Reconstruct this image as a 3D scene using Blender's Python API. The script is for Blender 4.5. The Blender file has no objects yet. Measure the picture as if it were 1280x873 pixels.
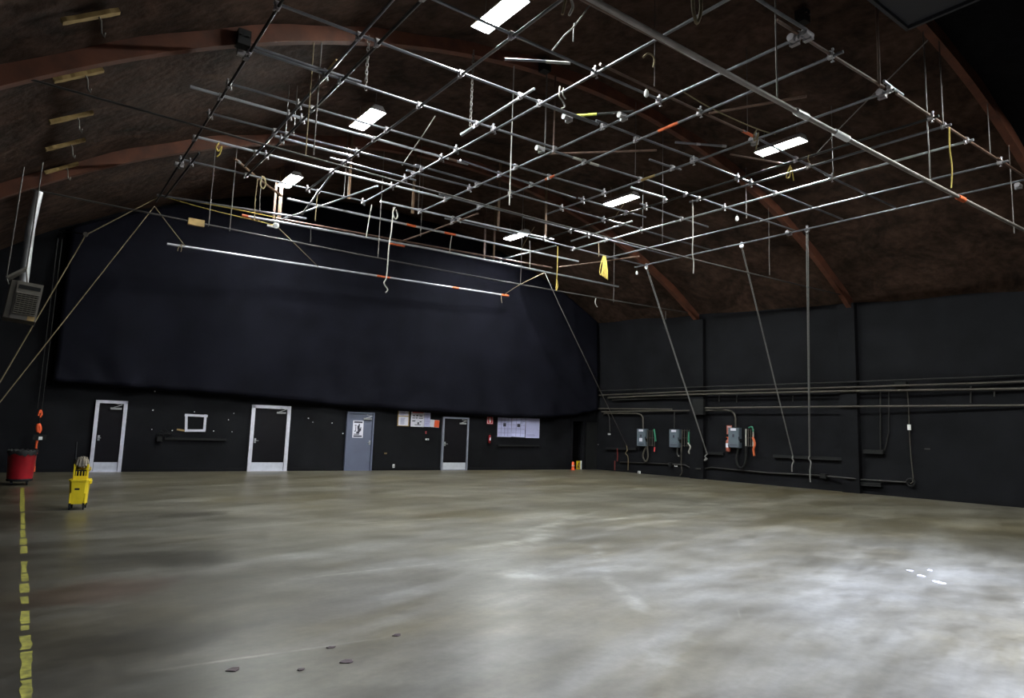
import bpy, math, random
from mathutils import Vector as V, Matrix
random.seed(7)
C = bpy.context.scene.collection
SC = bpy.context.scene
PI = math.pi

# ------------------------------------------------------------------ camera
FPX, CX, CY = 853.0, 640.0, 426.5
yaw, pit, rol = (math.radians(a) for a in (36.47, 7.32, 1.86))
fw = V((math.sin(yaw)*math.cos(pit), math.cos(yaw)*math.cos(pit), math.sin(pit)))
rt = V((math.cos(yaw), -math.sin(yaw), 0)); up = rt.cross(fw)
rt, up = rt*math.cos(rol)+up*math.sin(rol), up*math.cos(rol)-rt*math.sin(rol)
CAM = V((0, 0, 1.7))
cd = bpy.data.cameras.new('camera'); cam = bpy.data.objects.new('camera', cd); C.objects.link(cam)
cam.matrix_world = Matrix(((rt.x, up.x, -fw.x, CAM.x), (rt.y, up.y, -fw.y, CAM.y), (rt.z, up.z, -fw.z, CAM.z), (0, 0, 0, 1)))
cd.sensor_width = 36; cd.lens = FPX/1280*36; cd.shift_y = -10/1280; cd.clip_start = .05; cd.clip_end = 200
SC.camera = cam

def ray(x, y): return rt*((x-CX)/FPX) - up*((y-CY)/FPX) + fw
def onZ(x, y, z=0.): d = ray(x, y); return CAM + d*((z-CAM.z)/d.z)
def onY(x, y, Y): d = ray(x, y); return CAM + d*((Y-CAM.y)/d.y)
def onX(x, y, X): d = ray(x, y); return CAM + d*((X-CAM.x)/d.x)
# the room: X across, Y towards the far wall; barrel vault about X = VX
VX, VZ, VR = 10.85, -9.75, 19.72
def vault_z(x, r=VR): return VZ + math.sqrt(max(0.01, r*r-(x-VX)**2))
def onVault(x, y, r=VR):
    d = ray(x, y); ox, oz = CAM.x-VX, CAM.z-VZ
    a = d.x**2+d.z**2; b = 2*(ox*d.x+oz*d.z); c = ox*ox+oz*oz-r*r
    return CAM + d*((-b+math.sqrt(b*b-4*a*c))/(2*a))
class Wall:                       # a wall plane with its own axes: u along, n into the room
    def __init__(s, p, n):
        s.p = V(p); s.n = V(n).normalized(); s.u = V((-s.n.y, s.n.x, 0)); s.z = V((0, 0, 1))
    def at(s, x, y, off=0.):
        d = ray(x, y); q = s.p + s.n*off
        return CAM + d*((q-CAM).dot(s.n)/d.dot(s.n))
WB = Wall((0, 24.45, 0), (-.075, -1, 0))      # far wall
WR = Wall((23.1, 0, 0), (-1, -.06, 0))        # right wall

# ------------------------------------------------------------------ materials
def lin(c):
    return tuple(((v/255)/12.92 if v/255 <= .04045 else ((v/255+.055)/1.055)**2.4) for v in c)
def N(nt, t, **k):
    n = nt.nodes.new(t)
    for a, b in k.items(): setattr(n, a, b)
    return n
def mat(name, col, rough=.6, metal=0., vary=.25, scale=6., bump=0., spec=.5, rscale=None):
    """col: albedo in sRGB 0-255; noise varies it a little"""
    m = bpy.data.materials.new(name); m.use_nodes = True; nt = m.node_tree
    b = nt.nodes['Principled BSDF']; c = lin(col)
    tc = N(nt, 'ShaderNodeTexCoord'); nz = N(nt, 'ShaderNodeTexNoise')
    nz.inputs['Scale'].default_value = scale; nz.inputs['Detail'].default_value = 6
    nt.links.new(tc.outputs['Object'], nz.inputs['Vector'])
    rp = N(nt, 'ShaderNodeValToRGB')
    rp.color_ramp.elements[0].position = .3; rp.color_ramp.elements[1].position = .7
    rp.color_ramp.elements[0].color = (*[v*(1-vary) for v in c], 1)
    rp.color_ramp.elements[1].color = (*[min(1, v*(1+vary)) for v in c], 1)
    nt.links.new(nz.outputs['Fac'], rp.inputs['Fac']); nt.links.new(rp.outputs['Color'], b.inputs['Base Color'])
    b.inputs['Roughness'].default_value = rough; b.inputs['Metallic'].default_value = metal
    b.inputs['Specular IOR Level'].default_value = spec
    if bump:
        bp = N(nt, 'ShaderNodeBump'); bp.inputs['Strength'].default_value = bump; bp.inputs['Distance'].default_value = .02
        nt.links.new(nz.outputs['Fac'], bp.inputs['Height']); nt.links.new(bp.outputs['Normal'], b.inputs['Normal'])
    return m
def emit(name, col, s):
    m = bpy.data.materials.new(name); m.use_nodes = True; nt = m.node_tree
    b = nt.nodes['Principled BSDF']; b.inputs['Base Color'].default_value = (.8, .8, .8, 1)
    b.inputs['Emission Color'].default_value = (*col, 1); b.inputs['Emission Strength'].default_value = s
    return m
M = {}
M['pipe'] = mat('galvanised pipe', (104, 104, 110), .34, .6, .22, 3)
M['pipe_dark'] = mat('black painted pipe', (22, 21, 21), .42, .1, .3, 4)
M['pipe_rust'] = mat('rusted pipe', (84, 62, 52), .6, .2, .35, 5)
M['pipe_pale'] = mat('dull pale pipe', (132, 124, 120), .5, .3, .25, 3)
M['rod'] = mat('dark steel rod', (62, 59, 58), .5, .4, .25, 2)
M['salmon'] = mat('faded red enamel', (168, 92, 76), .6, 0, .2, 9)
M['grope'] = mat('grey white rope', (112, 110, 108), .9, 0, .2, 30)
M['dred'] = mat('dark red rope', (96, 28, 24), .9, 0, .2, 30)
M['pipe_bare'] = mat('bare aluminium pipe', (176, 178, 186), .33, .5, .12, 3)
M['tape'] = mat('orange tape', (196, 92, 50), .6, 0, .2)
M['ytape'] = mat('yellow and black tape', (190, 190, 80), .6, 0, .4, 9)
M['clamp'] = mat('zinc clamp', (150, 146, 150), .4, .45, .15, 12)
M['rope'] = mat('tan rope', (116, 102, 76), .9, 0, .25, 40)
M['wrope'] = mat('white rope', (160, 157, 150), .9, 0, .15, 40)
M['yrope'] = mat('yellow rope', (168, 146, 70), .9, 0, .2, 40)
M['wire'] = mat('steel wire', (84, 79, 75), .5, .3, .2, 20)
M['chain'] = mat('steel chain', (112, 108, 103), .45, .5, .2, 30)
M['wood'] = mat('red brown timber', (84, 44, 26), .75, 0, .35, 3, .2)
M['strip'] = mat('pale timber strip', (150, 124, 78), .8, 0, .3, 5, .2)
M['tan'] = mat('tan timber post', (84, 62, 44), .8, 0, .25, 6)
M['drape'] = mat('black cloth', (15, 15, 22), .85, 0, .3, 1.3, .15, .05)
M['bwall'] = mat('black painted wall', (18, 18, 21), .75, 0, .35, 1.1, .12, .08)
M['black'] = mat('black', (11, 11, 12), .7, 0, .3, 4, 0, .3)
M['gap'] = mat('unlit passage black', (3, 3, 4), .95, 0, .1, 4, 0, .05)
M['trimw'] = mat('white painted door frame', (200, 198, 212), .5, 0, .1, 8)
M['trimg'] = mat('grey painted door frame', (122, 124, 138), .5, 0, .12, 8)
M['leaf'] = mat('black door leaf', (17, 15, 19), .5, 0, .15, 5, 0, .12)
M['gleaf'] = mat('blue grey door leaf', (88, 93, 114), .5, 0, .1, 2)
M['kick'] = mat('satin kick plate', (204, 206, 218), .4, .2, .08, 9)
M['steel'] = mat('brushed steel', (180, 180, 182), .35, .6, .1, 10)
M['paper'] = mat('white paper', (214, 212, 226), .8, 0, .05, 20)
M['bpaper'] = mat('bluish plan paper', (186, 186, 226), .8, 0, .06, 20)
M['ink'] = mat('dark print', (52, 50, 66), .8, 0, .1, 20)
M['lilac'] = mat('faint plan lines', (128, 126, 168), .8, 0, .1, 20)
M['redink'] = mat('red print', (190, 60, 62), .8, 0, .1, 20)
M['orange'] = mat('orange', (226, 86, 36), .6, 0, .12, 9)
M['red'] = mat('red plastic', (160, 24, 34), .4, 0, .15, 5)
M['yellow'] = mat('yellow plastic', (206, 178, 26), .4, 0, .12, 6)
M['mop'] = mat('grey mop yarn', (118, 108, 90), .95, 0, .35, 30, .5)
M['rubber'] = mat('black rubber', (12, 12, 12), .7, 0, .2, 8, 0, .25)
M['box'] = mat('grey enamel switch box', (88, 98, 108), .45, .1, .1, 7)
M['conduit'] = mat('dirty black conduit', (36, 34, 32), .5, .2, .3, 2)
M['conduitl'] = mat('bare conduit', (76, 71, 64), .5, .3, .25, 2)
M['green'] = mat('green cable connector', (44, 120, 92), .5, 0, .15, 10)
M['heater'] = mat('grey enamel heater', (92, 87, 81), .5, .1, .15, 6)
M['panel'] = mat('charcoal panel', (40, 40, 46), .6, 0, .12, 2)
M['white'] = mat('white plastic', (225, 225, 225), .5, 0, .05, 9)
M['debris'] = mat('brown debris', (60, 46, 40), .9, 0, .3, 20)
FLOOD_FILL = 10500.
M['bulb'] = emit('added flood bulb', (.8, .87, 1.), 60.)
M['tube'] = emit('lit fluorescent tubes', (.95, 1., .96), 400.)

def floor_material():
    m = bpy.data.materials.new('polished concrete'); m.use_nodes = True; nt = m.node_tree; L = nt.links.new
    b = nt.nodes['Principled BSDF']; tc = N(nt, 'ShaderNodeTexCoord')
    def noise(scale, detail=8, vec=None, dist=0., rough=.6):
        n = N(nt, 'ShaderNodeTexNoise'); n.inputs['Scale'].default_value = scale; n.inputs['Detail'].default_value = detail
        n.inputs['Distortion'].default_value = dist; n.inputs['Roughness'].default_value = rough
        L(vec or tc.outputs['Object'], n.inputs['Vector']); return n.outputs['Fac']
    def ramp(f, p0, c0, p1, c1):
        r = N(nt, 'ShaderNodeValToRGB'); e = r.color_ramp.elements
        e[0].position = p0; e[1].position = p1; e[0].color = (*c0, 1); e[1].color = (*c1, 1); L(f, r.inputs['Fac']); return r.outputs['Color']
    def mix(f, a, c, mode='MIX'):
        x = N(nt, 'ShaderNodeMix', data_type='RGBA', blend_type=mode)
        if isinstance(f, float): x.inputs[0].default_value = f
        else: L(f, x.inputs[0])
        for s, i in ((a, 6), (c, 7)):
            if isinstance(s, tuple): x.inputs[i].default_value = (*s, 1)
            else: L(s, x.inputs[i])
        return x.outputs[2]
    def mth(op, a, c=None, clamp=False):
        x = N(nt, 'ShaderNodeMath', operation=op); x.use_clamp = clamp
        for i, s in enumerate((a, c)):
            if s is None: continue
            if isinstance(s, (int, float)): x.inputs[i].default_value = s
            else: L(s, x.inputs[i])
        return x.outputs[0]
    def mapped(loc, rz, sc):
        mp = N(nt, 'ShaderNodeMapping', vector_type='TEXTURE')
        mp.inputs['Location'].default_value = loc; mp.inputs['Rotation'].default_value = (0, 0, rz); mp.inputs['Scale'].default_value = sc
        L(tc.outputs['Object'], mp.inputs['Vector']); return mp.outputs['Vector']
    g = (lin((104, 102, 97)), lin((160, 159, 157)))
    base = ramp(noise(.3, 4, None, .2, .5), .28, g[0], .72, g[1])
    base = mix(ramp(noise(1.7, 6, None, 0, .55), .3, (.5, .5, .5), .7, (0, 0, 0)), base, lin((104, 102, 97)))
    olive = lin((122, 112, 84))
    base = mix(ramp(noise(.16, 4, mapped((7, 3, 0), 0, (1, 1, 1)), .3), .36, (0, 0, 0), .66, (.8, .8, .8)), base, olive)
    base = mix(ramp(noise(.9, 5, mapped((3, 9, 0), .3, (3.5, .7, 1)), .1), .42, (0, 0, 0), .85, (.8, .8, .8)), base, lin((180, 180, 180)))
    base = mix(ramp(noise(.6, 5, mapped((13, 1, 0), -.3, (2.5, 1, 1)), .1), .4, (0, 0, 0), .85, (.9, .9, .9)), base, lin((88, 84, 76)))
    base = mix(ramp(noise(9, 6), .35, (.12,)*3, .7, (0, 0, 0)), base, lin((80, 78, 74)))
    # reddish stain patch near the yellow line
    for px_, py_, sx_, sy_, col_, k_ in ((115, 740, 1.6, 1.1, (112, 86, 74), .7), (215, 700, 1.5, 1.3, (66, 62, 56), .6), (200, 800, 1.6, 1.0, (62, 58, 52), .6), (235, 644, 1.4, .7, (58, 54, 48), .6), (420, 760, 1.4, .8, (92, 88, 82), .5)):
        st = onZ(px_, py_); v = mapped((st.x, st.y, 0), .2, (sx_, sy_, 1))
        ln = N(nt, 'ShaderNodeVectorMath', operation='LENGTH'); L(v, ln.inputs[0])
        msk = ramp(mth('ADD', ln.outputs['Value'], mth('MULTIPLY', noise(1.6, 7), .9)), .75, (k_,)*3, 1.45, (0, 0, 0))
        base = mix(msk, base, lin(col_))
    # floor colour darkened towards the left wall, standing in for light falloff
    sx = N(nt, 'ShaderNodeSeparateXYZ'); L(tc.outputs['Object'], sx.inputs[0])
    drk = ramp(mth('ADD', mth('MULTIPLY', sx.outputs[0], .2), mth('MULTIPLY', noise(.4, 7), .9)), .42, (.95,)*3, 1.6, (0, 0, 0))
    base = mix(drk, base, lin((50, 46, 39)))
    # chalky lines and tyre scuffs: segments from floor point a to b, width w
    segs = [((165, 843), (500, 795), .03, .5), ((500, 806), (640, 788), .03, .35), ((350, 726), (620, 697), .05, .5), ((395, 658), (612, 645), .05, .6),
            ((545, 593), (660, 607), .05, .8), ((560, 690), (705, 668), .22, .45), ((640, 690), (720, 640), .3, .4), ((600, 668), (850, 640), .18, .45),
            ((720, 652), (890, 640), .12, .5), ((745, 680), (760, 730), .12, .4), ((760, 725), (815, 770), .12, .5), ((590, 715), (700, 720), .35, .5),
            ((630, 672), (760, 636), .14, .4), ((850, 622), (990, 641), .1, .3), ((1035, 646), (1085, 640), .06, .45), ((922, 758), (926, 776), .02, .4), ((790, 800), (860, 850), .25, .25)]
    wob = mth('MULTIPLY', mth('SUBTRACT', noise(1.1, 4), .5), .5)
    brk = ramp(noise(3., 6, mapped((2, 2, 0), 0, (1, 1, 1))), .38, (0, 0, 0), .6, (1, 1, 1))
    for a, c, w, s in segs:
        a, c = onZ(*a), onZ(*c); d = c-a; L_ = d.length
        v = mapped((a.x, a.y, 0), math.atan2(d.y, d.x), (1, 1, 1)); q = N(nt, 'ShaderNodeSeparateXYZ'); L(v, q.inputs[0])
        ay = mth('ABSOLUTE', mth('ADD', q.outputs[1], mth('MULTIPLY', wob, min(1., w*4))))
        my = mth('SUBTRACT', 1., mth('DIVIDE', ay, w), True)
        mx = mth('MULTIPLY', mth('MULTIPLY', q.outputs[0], 3., True), mth('MULTIPLY', mth('SUBTRACT', L_, q.outputs[0]), 3., True))
        f = mth('MULTIPLY', mth('MULTIPLY', my, mx), mth('MULTIPLY', brk, s))
        base = mix(f, base, lin((196, 196, 190)))
    base = mix(1., base, ramp(noise(3.2, 9, mapped((1, 1, 0), .25, (2.2, .8, 1)), 0, .6), .3, (.78, .77, .75), .7, (1.14, 1.14, 1.14)), 'MULTIPLY')
    base = mix(1., base, ramp(noise(.55, 7, mapped((4, 2, 0), .15, (3., .8, 1)), 0, .55), .33, (.74, .72, .67), .67, (1.16, 1.16, 1.16)), 'MULTIPLY')
    base = mix(1., base, ramp(noise(1.3, 8, mapped((14, 5, 0), -.5, (1.6, .8, 1)), 0, .62), .36, (.78, .77, .75), .62, (1.08, 1.08, 1.08)), 'MULTIPLY')
    base = mix(1., base, ramp(noise(13, 6, None, 0, .65), .34, (.86, .855, .84), .66, (1.1, 1.1, 1.1)), 'MULTIPLY')
    base = mix(1., base, (.55, .53, .47), 'MULTIPLY')
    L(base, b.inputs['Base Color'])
    r = N(nt, 'ShaderNodeMapRange'); L(noise(.7, 4, None, .1), r.inputs['Value']); r.inputs['To Min'].default_value = .25; r.inputs['To Max'].default_value = .44
    L(r.outputs[0], b.inputs['Roughness']); b.inputs['Specular IOR Level'].default_value = .2
    bp = N(nt, 'ShaderNodeBump'); bp.inputs['Strength'].default_value = .04; bp.inputs['Distance'].default_value = .02
    L(noise(2.2, 4), bp.inputs['Height']); L(bp.outputs['Normal'], b.inputs['Normal'])
    return m
def vault_material(name, c0, c1):
    m = bpy.data.materials.new(name); m.use_nodes = True; nt = m.node_tree; L = nt.links.new
    b = nt.nodes['Principled BSDF']; tc = N(nt, 'ShaderNodeTexCoord')
    n1 = N(nt, 'ShaderNodeTexNoise'); n1.inputs['Scale'].default_value = .8; n1.inputs['Detail'].default_value = 10; n1.inputs['Roughness'].default_value = .7
    n1.inputs['Distortion'].default_value = .8
    n2 = N(nt, 'ShaderNodeTexNoise'); n2.inputs['Scale'].default_value = 4.5; n2.inputs['Detail'].default_value = 8
    L(tc.outputs['Object'], n1.inputs['Vector']); L(tc.outputs['Object'], n2.inputs['Vector'])
    r = N(nt, 'ShaderNodeValToRGB'); e = r.color_ramp.elements; e[0].position = .34; e[1].position = .68
    e[0].color = (*lin(c0), 1); e[1].color = (*lin(c1), 1); L(n1.outputs['Fac'], r.inputs['Fac'])
    x = N(nt, 'ShaderNodeMix', data_type='RGBA', blend_type='MULTIPLY'); x.inputs[0].default_value = .8
    r2 = N(nt, 'ShaderNodeValToRGB'); e = r2.color_ramp.elements; e[0].position = .35; e[0].color = (.45, .45, .45, 1); e[1].position = .65; L(n2.outputs['Fac'], r2.inputs['Fac'])
    L(r.outputs['Color'], x.inputs[6]); L(r2.outputs['Color'], x.inputs[7]); L(x.outputs[2], b.inputs['Base Color'])
    b.inputs['Roughness'].default_value = .95; b.inputs['Specular IOR Level'].default_value = .15
    bp = N(nt, 'ShaderNodeBump'); bp.inputs['Strength'].default_value = .6; bp.inputs['Distance'].default_value = .05
    L(n2.outputs['Fac'], bp.inputs['Height']); L(bp.outputs['Normal'], b.inputs['Normal'])
    return m
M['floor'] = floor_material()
M['vault'] = vault_material('brown fibre roof lining', (38, 27, 21), (82, 61, 51))
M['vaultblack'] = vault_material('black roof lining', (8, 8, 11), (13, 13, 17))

# ------------------------------------------------------------------ mesh building
class MB:
    def __init__(s): s.v = []; s.f = []; s.sm = []; s.mi = []
    def add(s, vs, fs, smooth=False, mi=0):
        o = len(s.v); s.v += [V(p) for p in vs]
        for f in fs: s.f.append([i+o for i in f]); s.sm.append(smooth); s.mi.append(mi)
        return s
    def box(s, c, d, ax=None, bev=0., mi=0):
        """box centre c, full sizes d, along axes ax; optional chamfer on all edges along the third axis"""
        c = V(c); ax = ax or (V((1, 0, 0)), V((0, 1, 0)), V((0, 0, 1))); hx, hy, hz = (t/2 for t in d)
        if bev:
            ring = [(-hx+bev, -hy), (hx-bev, -hy), (hx, -hy+bev), (hx, hy-bev), (hx-bev, hy), (-hx+bev, hy), (-hx, hy-bev), (-hx, -hy+bev)]
        else: ring = [(-hx, -hy), (hx, -hy), (hx, hy), (-hx, hy)]
        n = len(ring); zs = [-hz, hz]
        vs = [c+ax[0]*x+ax[1]*y+ax[2]*z for z in zs for x, y in ring]
        fs = [[i, (i+1) % n, n+(i+1) % n, n+i] for i in range(n)] + [list(range(n))[::-1], list(range(n, 2*n))]
        return s.add(vs, fs, False, mi)
    def tube(s, pts, r, n=8, cap=True, mi=0, smooth=True):
        pts = [V(p) for p in pts]; k = len(pts); rs = r if isinstance(r, (list, tuple)) else [r]*k
        vs = []; nrm = None
        for i, p in enumerate(pts):
            t = (pts[min(i+1, k-1)]-pts[max(i-1, 0)]).normalized()
            if nrm is None:
                a = V((0, 0, 1)) if abs(t.z) < .9 else V((1, 0, 0)); nrm = t.cross(a).normalized()
            else: nrm = (nrm - t*nrm.dot(t)).normalized()
            b = t.cross(nrm)
            vs += [p + (nrm*math.cos(2*PI*j/n)+b*math.sin(2*PI*j/n))*rs[i] for j in range(n)]
        fs = [[i*n+j, i*n+(j+1) % n, (i+1)*n+(j+1) % n, (i+1)*n+j] for i in range(k-1) for j in range(n)]
        s.add(vs, fs, smooth, mi)
        if cap: s.add(vs[:n], [list(range(n))[::-1]], False, mi); s.add(vs[-n:], [list(range(n))], False, mi)
        return s
    def lathe(s, c, prof, n=20, mi=0, sx=1., sy=1., smooth=True):
        c = V(c); k = len(prof)
        vs = [c+V((r*sx*math.cos(2*PI*j/n), r*sy*math.sin(2*PI*j/n), z)) for r, z in prof for j in range(n)]
        fs = [[i*n+j, i*n+(j+1) % n, (i+1)*n+(j+1) % n, (i+1)*n+j] for i in range(k-1) for j in range(n)]
        fs += [list(range(n))[::-1], list(range((k-1)*n, k*n))]
        return s.add(vs, fs, smooth, mi)
    def blob(s, c, r, n=8, k=5, jit=0., mi=0):
        c = V(c); r = V(r) if not isinstance(r, (int, float)) else V((r, r, r)); vs = []
        for i in range(k+1):
            a = PI*(.02+.96*i/k)
            for j in range(n):
                q = 1+random.uniform(-jit, jit)
                vs.append(c+V((r.x*math.sin(a)*math.cos(2*PI*j/n)*q, r.y*math.sin(a)*math.sin(2*PI*j/n)*q, -r.z*math.cos(a)*q)))
        fs = [[i*n+j, i*n+(j+1) % n, (i+1)*n+(j+1) % n, (i+1)*n+j] for i in range(k) for j in range(n)]
        fs += [list(range(n))[::-1], list(range(k*n, k*n+n))]
        return s.add(vs, fs, True, mi)
    def build(s, name, m, parent=None, origin=None):
        if parent is not None: org = V(parent['_o'])
        elif origin is not None: org = V(origin)
        else:
            zs = min(p.z for p in s.v); xs = [p.x for p in s.v]; ys = [p.y for p in s.v]
            org = V(((min(xs)+max(xs))/2, (min(ys)+max(ys))/2, zs))
        me = bpy.data.meshes.new(name); me.from_pydata([tuple(p-org) for p in s.v], [], s.f)
        me.polygons.foreach_set('use_smooth', s.sm); me.polygons.foreach_set('material_index', s.mi)
        for q in (m if isinstance(m, (list, tuple)) else [m]): me.materials.append(M[q])
        me.update(); o = bpy.data.objects.new(name, me); C.objects.link(o)
        if parent is not None: o.parent = parent
        else: o.location = org
        o['_o'] = tuple(org)
        return o
def tag(o, label=None, cat=None, group=None, kind=None):
    for k, v in (('label', label), ('category', cat), ('group', group), ('kind', kind)):
        if v: o[k] = v
    return o
def thing(name, label, cat, loc, group=None):
    o = bpy.data.objects.new(name, None); C.objects.link(o); o.location = V(loc); o['_o'] = tuple(V(loc)); o.empty_display_size = .1
    return tag(o, label, cat, group)
def struct(o, label=None): return tag(o, label, None, None, 'structure')
AXB = (WB.u, WB.n, WB.z); AXR = (WR.u, WR.n, WR.z)

# ------------------------------------------------------------------ room shell
Y0, Y1, XL, XRR = -2.6, 25.0, -.8, 23.8
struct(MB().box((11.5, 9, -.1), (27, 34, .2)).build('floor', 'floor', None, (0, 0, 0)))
def vault_mesh(ya, yb, nx=70, ny=40):
    b = MB(); vs = []
    for j in range(ny+1):
        y = ya+(yb-ya)*j/ny
        for i in range(nx+1):
            x = XL-.3+(XRR+.3-XL+.3)*i/nx
            vs.append((x, y, vault_z(x)+.018*math.sin(y*2.1+x)+.02*math.sin(x*3.3-y*1.3)))
    b.add(vs, [[j*(nx+1)+i, j*(nx+1)+i+1, (j+1)*(nx+1)+i+1, (j+1)*(nx+1)+i] for j in range(ny) for i in range(nx)], True)
    return b
cl = vault_mesh(Y0-.2, Y1+.2, 80, 90)
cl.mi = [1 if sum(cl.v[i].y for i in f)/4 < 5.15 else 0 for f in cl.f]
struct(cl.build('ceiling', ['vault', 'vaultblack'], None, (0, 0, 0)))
def wall(name, W, ua, ub, z0, z1, holes=()):
    """a solid wall behind its plane, in u-slices, leaving door holes (ua, ub, ztop)"""
    b = MB(); cuts = sorted({ua, ub, *[h for q in holes for h in q[:2]]})
    o = V((0, 0, 0)) + W.p
    for a, c in zip(cuts, cuts[1:]):
        zb = max([q[2] for q in holes if q[0] <= a+1e-4 and q[1] >= c-1e-4] or [z0])
        b.box(o+W.u*((a+c)/2)-W.n*.15+V((0, 0, (zb+z1)/2)), (c-a, .3, z1-zb), (W.u, W.n, W.z))
    return struct(b.build(name, 'bwall'))
def U(W, p): return (p-W.p).dot(W.u)
WL = Wall((XL, 0, 0), (1, 0, 0)); WF = Wall((0, Y0, 0), (0, 1, 0))
ub_corner = U(WB, WR.p+WR.u*0)   # placeholder, wall ends overlap past the corner
gap_u = sorted((U(WB, WB.at(715, 560)), U(WB, WB.at(728, 560))))
ulo, uhi = sorted((U(WB, V((XL-.5, 24.4, 0))), U(WB, V((XRR, 23, 0)))))
wall('wall_back', WB, ulo, uhi, -.1, 10.4, [(gap_u[0], gap_u[1], 2.12)])
ulo, uhi = sorted((U(WR, V((23, Y0-.3, 0))), U(WR, V((22, 23.4, 0)))))
wall('wall_right', WR, ulo, uhi, -.1, 6.75)
ulo, uhi = sorted((U(WL, V((0, Y0-.3, 0))), U(WL, V((0, Y1, 0)))))
wall('wall_left', WL, ulo, uhi, -.1, 6.75)
ulo, uhi = sorted((U(WF, V((XL-.5, 0, 0))), U(WF, V((XRR+.3, 0, 0)))))
wall('wall_front', WF, ulo, uhi, -.1, 10.4)

# pilasters on the right wall and the low kerb along the far wall
def pilaster(name, px, w, d, zt):
    p = WR.at(px, 500); p.z = 0
    b = MB().box(p+WR.n*d/2+V((0, 0, zt/2)), (w, d, zt), AXR)
    return struct(b.build(name, 'bwall')), p
pilaster('trim_1', 1064, .55, .22, 6.2); pilaster('trim_2', 874, .62, .2, 6.25)
for nm, (pa, pb) in (('baseboard_back', ((-20, 588), (112, 588))), ('baseboard_back', ((157, 588), (309, 588))), ('baseboard_back', ((360, 588), (430, 588))), ('baseboard_back', ((466, 588), (550, 588))), ('baseboard_back', ((584, 588), (714, 588)))):
    a = WB.at(*pa); c = WB.at(*pb); a.z = c.z = .05
    struct(MB().box((a+c)/2+WB.n*.02, ((c-a).length, .04, .1), AXB).build(nm, 'bwall'))

# timber arch ribs
RIBS = [ (5.2, 'dim reddish timber roof arch at the upper right, beside the charcoal panel'),
        (11.3, 'long reddish timber roof arch rising above the pipe grid, nearest one crossing the whole room'),
        (17.35, 'reddish timber roof arch farther back, ending on the far pilaster of the right wall')]
for y, lab in RIBS:
    b = MB(); vs = []; n = 64
    for i in range(n+1):
        x = XL-.1+(XRR-.9-XL)*i/n; a = math.asin((x-VX)/VR)
        for r in (VR+.05, VR-.27):
            for dy in (-.08, .08): vs.append((VX+r*math.sin(a), y+dy, VZ+r*math.cos(a)))
    fs = []
    for i in range(n):
        o = i*4
        for p, q in ((0, 1), (1, 3), (3, 2), (2, 0)): fs.append([o+p, o+q, o+4+q, o+4+p])
    fs += [[0, 1, 3, 2], [n*4, n*4+2, n*4+3, n*4+1]]
    b.add(vs, fs, False)
    o = b.build('roof_arch', 'wood')
    if lab: tag(o, lab, 'roof arch', 'timber arches of the vaulted roof')
    else: tag(o, 'timber roof arch behind the camera position', 'roof arch', 'timber arches of the vaulted roof')

# black drape over the far wall
def drape():
    bot = [(66, 478), (110, 481), (180, 487), (240, 491), (300, 496), (360, 502), (420, 508), (490, 513), (560, 518), (640, 523), (690, 523), (722, 520), (750, 514)]
    pts = [WB.at(x, y, .45) for x, y in bot]; us = [U(WB, p) for p in pts]; zb = [p.z for p in pts]
    u0, u1 = us[0], us[-1]; nu, nv = 150, 60; b = MB(); vs = []
    def bz(u):
        for i in range(len(us)-1):
            if (u-us[i])*(u-us[i+1]) <= 1e-9:
                t = (u-us[i])/(us[i+1]-us[i]); return zb[i]*(1-t)+zb[i+1]*t
        return zb[-1]
    for j in range(nv+1):
        v = j/nv
        for i in range(nu+1):
            t = i/nu; u = u0+(u1-u0)*t
            base = WB.p+WB.u*u; zt = vault_z(base.x, VR)-.12
            z0 = bz(u); z = z0+(zt-z0)*v
            d = .2+.16*math.exp(-v*6)*(.8+.2*math.sin(t*9)) + .08*math.sin(PI*v)*(1+.5*math.sin(t*7+v*3))
            # slow swags and the tight folds along the lower edge and right side
            fold = .06*math.sin(t*62+v*5+2*math.sin(t*13))*math.exp(-v*4)*(.3+t) + .045*math.sin(t*95+8*math.sin(v*4+t*6))*math.exp(-v*8)
            fold += .06*math.exp(-((t-.86-.12*(1-v)**2+.1*v)/.012)**2) + .04*math.exp(-((t-.93-.05*(1-v)**2)/.01)**2)
            fold += .03*math.sin(t*24+v*2)+.012*math.sin(t*71+3*math.sin(v*3))
            if v == 0: d -= .1
            vs.append(base+WB.n*max(.05, d+fold)+V((0, 0, z)))
    b.add(vs, [[j*(nu+1)+i, j*(nu+1)+i+1, (j+1)*(nu+1)+i+1, (j+1)*(nu+1)+i] for j in range(nv) for i in range(nu)], True)
    o = b.build('stage_drape', 'drape')
    sm = o.modifiers.new('thickness', 'SOLIDIFY'); sm.thickness = .006
    return tag(o, 'huge black cloth drape hanging over the upper far wall above the doors', 'drape')
drape()

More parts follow.
